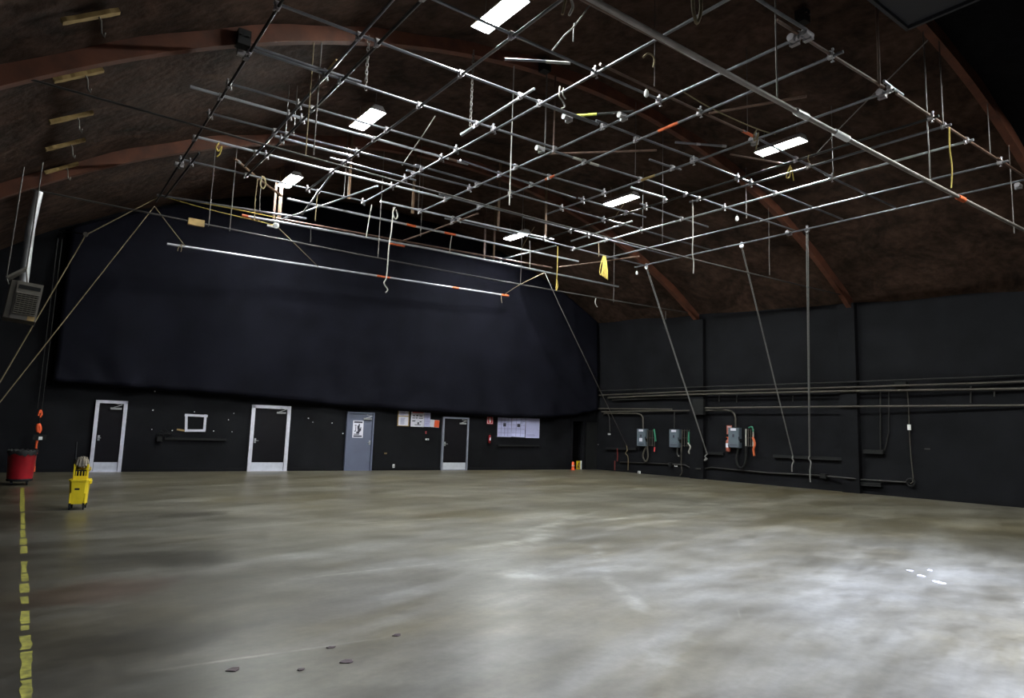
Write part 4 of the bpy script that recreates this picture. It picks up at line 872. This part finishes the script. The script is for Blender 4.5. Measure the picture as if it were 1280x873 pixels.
for (gx, gy), (wx, wy), r, lab, tail in (((808, 334), (884, 568), .02, 'leaning double rope from the back right grid corner to the right wall', [(884, 568), (881, 571), (884, 574), (880.5, 576), (882.5, 572)]),
        ((927, 308), (991, 570), .017, 'slanting rope left of the vertical one, tied to the long black rail', [(991, 570), (990.5, 574), (992, 577), (990, 582), (990, 590)]),
        ((1009, 288), (1012, 570), .024, 'thick vertical rope hanging from the grid edge to the long black rail', [(1012, 570), (1011, 574), (1013.5, 578), (1012.5, 590), (1013, 603)])):
    a = onZ(gx, gy, GZ-.03); c = WR.at(wx, wy, .14); b = MB()
    dv = (c-a).normalized().cross(fw).normalized()*r
    for s in (-1, 1): b.tube([a+dv*s*1.0, c+dv*s*.5], r*.62, 6)
    tag(b.build('haul_rope', 'grope'), lab, 'rope', 'ropes tied off on the right wall')
    cable([(x, y, .17+.03*(i % 2)) for i, (x, y) in enumerate(tail)], .022, 'grope', 'knotted tail of the '+lab.split(',')[0].replace(' from the back right grid corner to the right wall', ' below the right switch box').replace(' hanging from the grid edge to the long black rail', ' on the long black rail'), 'rope', 'rope_end')
    root = thing('rope_pulley', 'pulley block at the head of the '+' '.join(lab.split(',')[0].split()[:3])+' on the grid edge', 'pulley', a, 'pulleys on the grid edge')
    MB().tube([a+V((-.02, 0, 0)), a+V((.02, 0, 0))], .07, 12).build('sheave', 'steel', root); MB().box(a+V((0, 0, .05)), (.06, .05, .18)).build('cheek', 'clamp', root)
# yellow rope bundle and yellow hanging rope
hang([(697, 308), (696.5, 335), (695, 362), (697, 358), (696, 350)], GZ, .016, 'yrope', 'yellow rope hanging down to the far tie rod')
p = onZ(755.5, 321, GZ); b = MB()
for i in range(7):
    x = (i-3)*.045
    b.tube(spline([p+V((x*.4, 0, .02)), p+V((x, .02*(-1)**i, -.25)), p+V((x*1.4, .03*(-1)**i, -.55)), p+V((x*1.2+.01, 0, -.68-.02*i)), p+V((x*.9, -.03, -.45)), p+V((x*.3, 0, -.03))]), .014, 6)
b.tube([p+V((-.05, 0, -.28)), p+V((.06, 0, -.3))], .045, 8)
tag(b.build('rope_bundle', 'yrope'), 'coiled yellow rope bundle hanging at the back right of the grid', 'rope bundle')
for x, y, Y, lab in ((921, 273, 11.0, 'small white lamp holder hanging at the right of the grid'), (808, 116, 7.9, 'small white lamp holder in the rope loop near the top centre'), (796, 341, 17.1, 'small pale pulley under the back right grid corner')):
    p = onY(x, y, Y); root = thing('lamp_holder' if 'lamp' in lab else 'rope_pulley', lab, 'lamp holder' if 'lamp' in lab else 'pulley', p)
    MB().lathe(p, [(.02, -.08), (.045, -.05), (.04, .02), (.018, .06)], 10).build('socket', 'white', root)
    MB().tube([p+V((0, 0, .05)), V((p.x, p.y, GZ))], .008, 6).build('hook', 'wire', root)
for x, y, lab in ((304, 67, 'large pale clamp block at the left end of the second cross pipe'), (1009, 43, 'pale clamp block on the rusty front pipe at the top right'), (992, 49, 'grey clamp cluster beside the pale block at the top right'), (1102, 117, 'clamp cluster on the front pipe under the dark strut'), (1273, 232, 'pale clamp block at the right frame edge'), (986, 291, 'pale clamp block beside the vertical rope on the grid edge'), (675, 186, 'clamp cluster at the foot of the two dark rods'), (709, 147, 'clamp cluster at the right end of the taped bar'), (778, 145, 'grey clamp cluster right of the taped bar'), (942, 176, 'clamp cluster at the near end of the right front light'), (224, 206, 'pale clamp block at the left end of the back cross pipe')):
    p = onZ(x, y, GZ+.03); root = thing('pipe_clamp', lab, 'clamp', p)
    MB().tube([p+V((-.1, 0, 0)), p+V((.1, 0, 0))], .06, 10).build('sleeve', 'clamp', root)
    b = MB(); b.box(p+V((.06, .02, -.02)), (.08, .14, .1)); b.build('jaw', 'clamp', root)
    MB().tube([p+V((.02, .06, -.08)), p+V((.02, .06, .1))], .014, 6).build('bolt', 'steel', root)

# ------------------------------------------------------------------ pale timber strips on the vault, charcoal panel
for i, ((x0, y0), (x1, y1)) in enumerate((((77, 27), (149, 14)), ((67, 101), (129, 87.5)), ((62, 153), (116, 141)), ((57, 187), (106, 175)), ((56, 216), (98, 204.5)))):
    a, c = onVault(x0, y0, VR-.1), onVault(x1, y1, VR-.1); d = c-a; m_ = (a+c)/2
    nrm = V((VX-m_.x, 0, VZ-m_.z)).normalized(); ax = d.normalized(); n_ = (nrm-ax*nrm.dot(ax)).normalized(); w_ = ax.cross(n_)
    root = thing('timber_strip', ['nearest and longest', 'second nearest', 'middle one', 'second farthest', 'farthest and shortest'][i]+' of the pale timber strips on the left roof slope', 'timber strip', m_, 'pale strips on the left roof slope')
    b = MB(); K = 12; vs = []
    for k in range(K+1):
        hw = .055*random.uniform(.75, 1.05)
        for s, t in ((-1, -1), (1, -1), (1, 1), (-1, 1)): vs.append(a.lerp(c, k/K)+w_*s*hw+n_*t*.03)
    fs = [[k*4+j, k*4+(j+1) % 4, k*4+4+(j+1) % 4, k*4+4+j] for k in range(K) for j in range(4)]+[[3, 2, 1, 0], [K*4, K*4+1, K*4+2, K*4+3]]
    b.add(vs, fs).build('plank', 'strip', root)
    h = a.lerp(c, .62)
    MB().tube([h+n_*.03, h+n_*.08, h+n_*.08+V((.02, 0, -.16)), h+n_*.08+V((.06, 0, -.2)), h+n_*.08+V((.06, 0, -.14))], .013, 6).build('hook', 'chain', root)
cpt = onZ(1133, 36, 8.05)
root = thing('ceiling_panel', 'charcoal flat panel hung under the roof at the top right', 'panel', (cpt.x-.7, cpt.y-.9, 8.05))
MB().box((cpt.x-.9, cpt.y-.9, 8.09), (1.8, 1.8, .05)).build('board', 'panel', root)
b = MB()
for (dx, dy, w, l) in ((-.9, -.02, 1.8, .05), (-.02, -.9, .05, 1.8), (-.9, -1.78, 1.8, .05), (-1.78, -.9, .05, 1.8)): b.box((cpt.x+dx, cpt.y+dy, 8.06), (w, l, .1))
b.build('edge_frame', 'panel', root)
for dx, dy in ((-.2, -.2), (-1.6, -.2), (-.2, -1.6), (-1.6, -1.6)):
    MB().tube([(cpt.x+dx, cpt.y+dy, 8.1), (cpt.x+dx, cpt.y+dy, vault_z(cpt.x+dx))], .008, 6).build('hanger_rod', 'wire', root)
# small junction on the roof under the nearest complete arch: dark steel bracket plates
for x, y, lab in ((681, 82, 'dark steel bracket at the crown of the nearest complete roof arch'), (304, 48, 'dark steel bracket on the left of the nearest complete roof arch'), (1003, 20, 'dark grey steel bracket above the pale clamp at the top right')):
    p = onVault(x, y, VR-.2); root = thing('arch_bracket', lab, 'bracket', p)
    MB().box(p+V((0, 0, -.02)), (.2, .2, .26)).build('plate', 'black', root)
    for s in (-1, 1): MB().tube([p+V((s*.06, -.13, 0)), p+V((s*.06, .13, 0))], .016, 6).build('bolt', 'conduit', root)

# ------------------------------------------------------------------ unit heater, upper left
hc = onY(33.5, 377, 16.6); root = thing('unit_heater', 'grey louvred unit heater hung from the roof at the left edge', 'heater', hc-V((0, 0, .4)))
ax = (V((1, 0, -.09)).normalized(), V((0, 1, 0)), V((.09, 0, 1)).normalized())
Hp = lambda x, y, z: hc+ax[0]*x+ax[1]*y+ax[2]*z
hw, hh = .43, .76
MB().box(Hp(-.06, .36, 0), (hw+.12, .7, hh), ax, .02).build('casing', 'conduitl', root)
fp = MB().box(Hp(0, 0, 0), (hw, .03, hh), ax).build('front_panel', 'heater', root)
MB().box(Hp(0, -.018, hh*.36), (hw*.84, .012, hh*.1), ax).build('top_slot', 'black', root)
MB().box(Hp(0, -.018, -.06), (hw*.86, .012, hh*.56), ax).build('louvre_opening', 'rubber', root)
b = MB()
for i in range(11):
    b.box(Hp(0, -.035, -.06-hh*.27+hh*.054*i), (hw*.86, .035, .012), (ax[0], (ax[1]+ax[2]*.6).normalized(), (ax[2]-ax[1]*.6).normalized()))
for i in range(6): b.box(Hp(-hw*.4+hw*.16*i, -.03, -.06), (.012, .02, hh*.56), ax)
b.build('louvres', 'heater', root)
MB().box(Hp(hw*.3, -.02, -hh*.44), (.12, .01, .09), ax).build('yellow_label', 'strip', root)
a = onY(31.5, 338, 16.9); c = onY(38, 286, 16.9)
MB().tube([a-V((0, 0, .25)), a, c, c+V((.06, 0, .8))], .085, 14).build('flue_pipe', 'steel', root)
b = MB(); p, q = onY(8, 349, 16.7), onY(33, 337, 16.7); d = (q-p).normalized(); b.box((p+q)/2, ((q-p).length, .5, .04), (d, V((0, 1, 0)), d.cross(V((0, 1, 0))))); b.build('mount_plate', 'heater', root)
for x, y in ((8, 348), (33, 338)):
    p = onY(x, y, 16.6); MB().tube([p, V((p.x+.05, p.y, vault_z(p.x+.05)))], .014, 6).build('hanger_rod', 'wire', root)
    MB().tube([p, V((p.x+.05, p.y, hc.z+.3))], .014, 6).build('hanger_rod', 'wire', root)
# wires behind the heater and the chain hoist control at the left
for i, (x, x2) in enumerate(((62, 70), (57, 66))):
    p = WB.at(x-10, 515-4*i, .3); q = onY(x2+5, 355, p.y-.2); tag(MB().tube([p, V((p.x, p.y, 6.9))], .008, 6).build('hanging_wire', 'conduit'), ('right' if i == 0 else 'left')+' one of two thin dark lines above the orange ribbons', 'wire')
p = onZ(44, 592, 0); top = WB.at(50, 514, .35)
root = thing('chain_hoist', 'dark hoist line with orange ribbons hanging beside the red trash bin', 'hoist', (p.x, p.y, 0))
hp = lambda x, y: onY(x, y, p.y)
MB().tube([hp(50, 512), hp(49, 540), hp(46, 562), hp(43, 591)], .022, 6).build('line', 'rubber', root)
for nm, pts, r in (('ribbon', [(48, 520), (50.5, 513), (52, 518), (50, 522)], .03), ('ribbon', [(48, 540), (47, 535), (48.5, 531), (50, 537), (48, 541)], .055), ('ribbon', [(46.5, 551), (45.5, 556), (45, 561)], .035), ('ribbon', [(43.5, 578), (42.5, 590)], .03)):
    MB().tube(spline([hp(*q) for q in pts]), r, 6).build(nm, 'orange', root)
pp = hp(49.5, 547); sb = MB().box(pp, (.32, .1, .14)).build('control_box', 'rubber', root); MB().box(hp(50.5, 548)+V((.0, -.06, 0)), (.09, .03, .09)).build('white_switch', 'white', sb)

# ------------------------------------------------------------------ red trash bin on a dolly
p = onZ(23.5, 606); root = thing('trash_bin', 'round red plastic trash bin with a black liner on a wheeled dolly', 'trash bin', p)
R_ = .285
MB().lathe(p, [(R_*.88, .14), (R_*.9, .15), (R_*1.0, .72), (R_*1.06, .73), (R_*1.06, .78), (R_*.99, .79), (R_*.95, .75), (R_*.85, .2)], 32).build('bin_body', 'red', root)
b = MB(); n = 36; prof = []
vs = []
for k, (rr, z) in enumerate(((.88, .66), (.95, .79), (1.02, .82), (1.08, .79), (1.08, .73))):
    for j in range(n): vs.append(p+V((R_*rr*math.cos(2*PI*j/n), R_*rr*math.sin(2*PI*j/n), z+.02*math.sin(j*2.7+k)+(random.uniform(-.05, .02) if k == 4 else 0))))
b.add(vs, [[k*n+j, k*n+(j+1) % n, (k+1)*n+(j+1) % n, (k+1)*n+j] for k in range(4) for j in range(n)], True)
b.add([p+V((R_*.9*math.cos(2*PI*j/n), R_*.9*math.sin(2*PI*j/n), .66)) for j in range(n)], [list(range(n))])
b.build('liner', 'rubber', root)
MB().lathe(p, [(R_*.9, .09), (R_*.93, .1), (R_*.93, .13), (R_*.9, .14)], 28).build('dolly', 'rubber', root)
for k in range(4):
    a = PI/4+k*PI/2; q = p+V((R_*.75*math.cos(a), R_*.75*math.sin(a), .045)); b = MB(); b.tube([q-V((.018, 0, 0)), q+V((.018, 0, 0))], .045, 14); b.box(q+V((0, 0, .03)), (.05, .05, .04)); b.build('caster', 'rubber', root)

# ------------------------------------------------------------------ mop bucket and mop
p = onZ(96.5, 636.5); root = thing('mop_bucket', 'yellow wheeled mop bucket with wringer standing on the concrete floor', 'mop bucket', p)
ca, sa = math.cos(-.2), math.sin(-.2); bx = V((ca, sa, 0)); by = V((-sa, ca, 0)); axm = (bx, by, V((0, 0, 1)))
Q = lambda x, y, z: p+bx*x+by*y+V((0, 0, z))
def taper(b, w0, d0, w1, d1, z0, z1, bev=.04, open_=False, ox=0, oy=0):
    def rg(w, d, z): return [Q(ox+x, oy+y, z) for x, y in ((-w+bev, -d), (w-bev, -d), (w, -d+bev), (w, d-bev), (w-bev, d), (-w+bev, d), (-w, d-bev), (-w, -d+bev))]
    if open_:
        rings = [rg(w0, d0, z0), rg(w1, d1, z1), rg(w1-.018, d1-.018, z1), rg(w0-.018, d0-.018, z0+.02)]
    else: rings = [rg(w0, d0, z0), rg(w1, d1, z1)]
    vs = [v for r in rings for v in r]; n = 8
    b.add(vs, [[k*n+i, k*n+(i+1) % n, (k+1)*n+(i+1) % n, (k+1)*n+i] for k in range(len(rings)-1) for i in range(n)]+[list(range(n))[::-1], list(range((len(rings)-1)*n, len(rings)*n))])
    return b
b = taper(MB(), .165, .2, .195, .25, .09, .46, .05, True)
b.build('bucket_tub', 'yellow', root)
taper(MB(), .21, .265, .21, .265, .45, .475, .05, True).build('tub_rim', 'yellow', root)
for sx_ in (-1, 1):
    MB().box(Q(sx_*.15, -.2, .17), (.04, .04, .18), axm, .01).build('corner_post', 'yellow', root)
    MB().box(Q(sx_*.15, .19, .17), (.04, .04, .18), axm, .01).build('corner_post', 'yellow', root)
MB().box(Q(.215, .0, .43), (.05, .18, .06), axm, .01).build('pour_handle', 'yellow', root)
w = MB()
for sx_ in (-1, 1): w.box(Q(sx_*.135, -.02, .58), (.035, .12, .26), axm)
w.box(Q(0, .12, .57), (.27, .02, .22), axm); w.box(Q(0, -.09, .49), (.27, .03, .07), axm)
for k in range(4): w.box(Q(-.09+.06*k, -.085, .55), (.016, .02, .1), axm)
w.build('wringer', 'yellow', root)
MB().box(Q(0, -.06, .55), (.24, .01, .14), axm).build('wringer_plate', 'rubber', root)
MB().tube([Q(.15, .02, .6), Q(.19, .02, .63), Q(.19, -.08, .66)], .014, 8).build('wringer_lever', 'yellow', root)
b = MB(); b.box(Q(-.02, -.232, .33), (.1, .004, .035), axm); b.build('caution_mark', 'conduit', root)
for sx in (-1, 1):
    for sy in (-1, 1):
        q = Q(sx*.14, sy*.2, .04); b = MB(); b.tube([q-bx*.015, q+bx*.015], .04, 14); b.box(q+V((0, 0, .04)), (.05, .045, .05), axm); b.build('caster', 'rubber', root)
root.scale = (.76, .76, 1.13)
mr = thing('mop', 'grey string mop with black handle draped over the yellow bucket wringer', 'mop', Q(0, 0, 0))
mr.scale = (.76, .76, 1.13)
b = MB()
for k in range(46):
    a = 2*PI*k/46; r0 = random.uniform(.02, .1); l = random.uniform(.08, .16); r1 = random.uniform(.1, .15)
    st_ = Q(r0*math.cos(a), r0*math.sin(a)*.8, .815+random.uniform(-.02, .01)); b.tube(spline([st_, Q(r1*.8*math.cos(a), r1*.75*math.sin(a), .775), Q(r1*math.cos(a), r1*math.sin(a), .775-l*.8)], 3), .018, 5)
b.blob(Q(0, 0, .735), (.125, .11, .085), 12, 6, .08)
b.build('mop_head', 'mop', mr)
MB().tube([Q(-.15, .1, .6), Q(-.17, .14, .8), Q(-.185, .17, 1.06)], .018, 8).build('mop_handle', 'rubber', mr)
MB().box(Q(-.16, .11, .68), (.05, .05, .2), axm).build('mop_clamp', 'rubber', mr)

# ------------------------------------------------------------------ yellow floor line, scraps and debris
b = MB(); py = 610.0; segs = [(610, 640), (641.5, 655), (656, 662), (663, 672), (673.5, 681), (683, 692), (702, 716), (717, 727), (730, 741), (746, 755), (764, 780), (782, 788), (795, 812), (815, 848), (850, 885)]
def lx(y): return 27.6+(33.5-27.6)*(y-610)/(848-610)
for y0, y1 in segs:
    k = max(1, int((y1-y0)/5)); L0 = []; R0 = []
    for i in range(k+1):
        y = y0+(y1-y0)*i/k; c_ = onZ(lx(y), y, .002); L0.append(c_+V((-.032+random.uniform(-.01, .01), 0, 0))); R0.append(c_+V((.032+random.uniform(-.012, .01), 0, 0)))
    b.add(L0+R0, [[i, i+1, k+1+i+1, k+1+i] for i in range(k)])
M['lineyellow'] = mat('worn yellow paint', (108, 102, 36), .7, 0, .6, 14, 0, .2)
struct(b.build('floor_marking', 'lineyellow'), 'worn dashed yellow line painted on the concrete along the left')
def flake(x, y, r, m, name, label, cat, group, asp=1.):
    c_ = onZ(x, y); vs = [c_+V((r*asp*math.cos(t*PI/4)*random.uniform(.6, 1.2), r*math.sin(t*PI/4)*random.uniform(.6, 1.2), .001)) for t in range(8)]
    h = .008; b = MB(); b.add(vs+[v*1+V((0, 0, h*random.uniform(.4, 1.2))) for v in vs], [[7, 6, 5, 4, 3, 2, 1, 0], list(range(8, 16))]+[[t, (t+1) % 8, 8+(t+1) % 8, 8+t] for t in range(8)])
    tag(b.build(name, m), label, cat, group)
for x, y, r, lab in ((1137.5, 714, .06, 'leftmost small one'), (1162, 713.5, .05, 'topmost one'), (1151.5, 720.5, .07, 'lowest left one'), (1171, 728, .07, 'large rightmost one'), (1178, 730, .06, 'last one at the right tip')):
    flake(x, y, r*.75, 'paper', 'paper_scrap', lab+' of the white scraps on the floor at the right', 'paper scrap', 'white scraps on the floor')
for x, y, r, lab in ((434, 828, .036, 'largest brown clump of dirt on the front floor'), (414, 810, .024, 'brown dirt crumb up left of the large clump'), (376, 838, .02, 'small brown dirt crumb left of the large clump'), (495, 795, .026, 'brown dirt crumb up right of the large clump'), (292, 838, .04, 'flat dark stain of dirt at the lower left')):
    flake(x, y, r, 'debris', 'dirt_crumb', lab, 'dirt', 'dirt crumbs on the floor', 1.5)

# ------------------------------------------------------------------ world, view
w_ = bpy.data.worlds.new('world'); SC.world = w_; w_.use_nodes = True
w_.node_tree.nodes['Background'].inputs[0].default_value = (0, 0, 0, 1)
SC.view_settings.view_transform = 'Standard'; SC.view_settings.look = 'None'; SC.view_settings.exposure = 0.6; SC.view_settings.gamma = 1; SC.view_settings.use_curve_mapping = False
for o in bpy.data.objects:
    if '_o' in o: del o['_o']
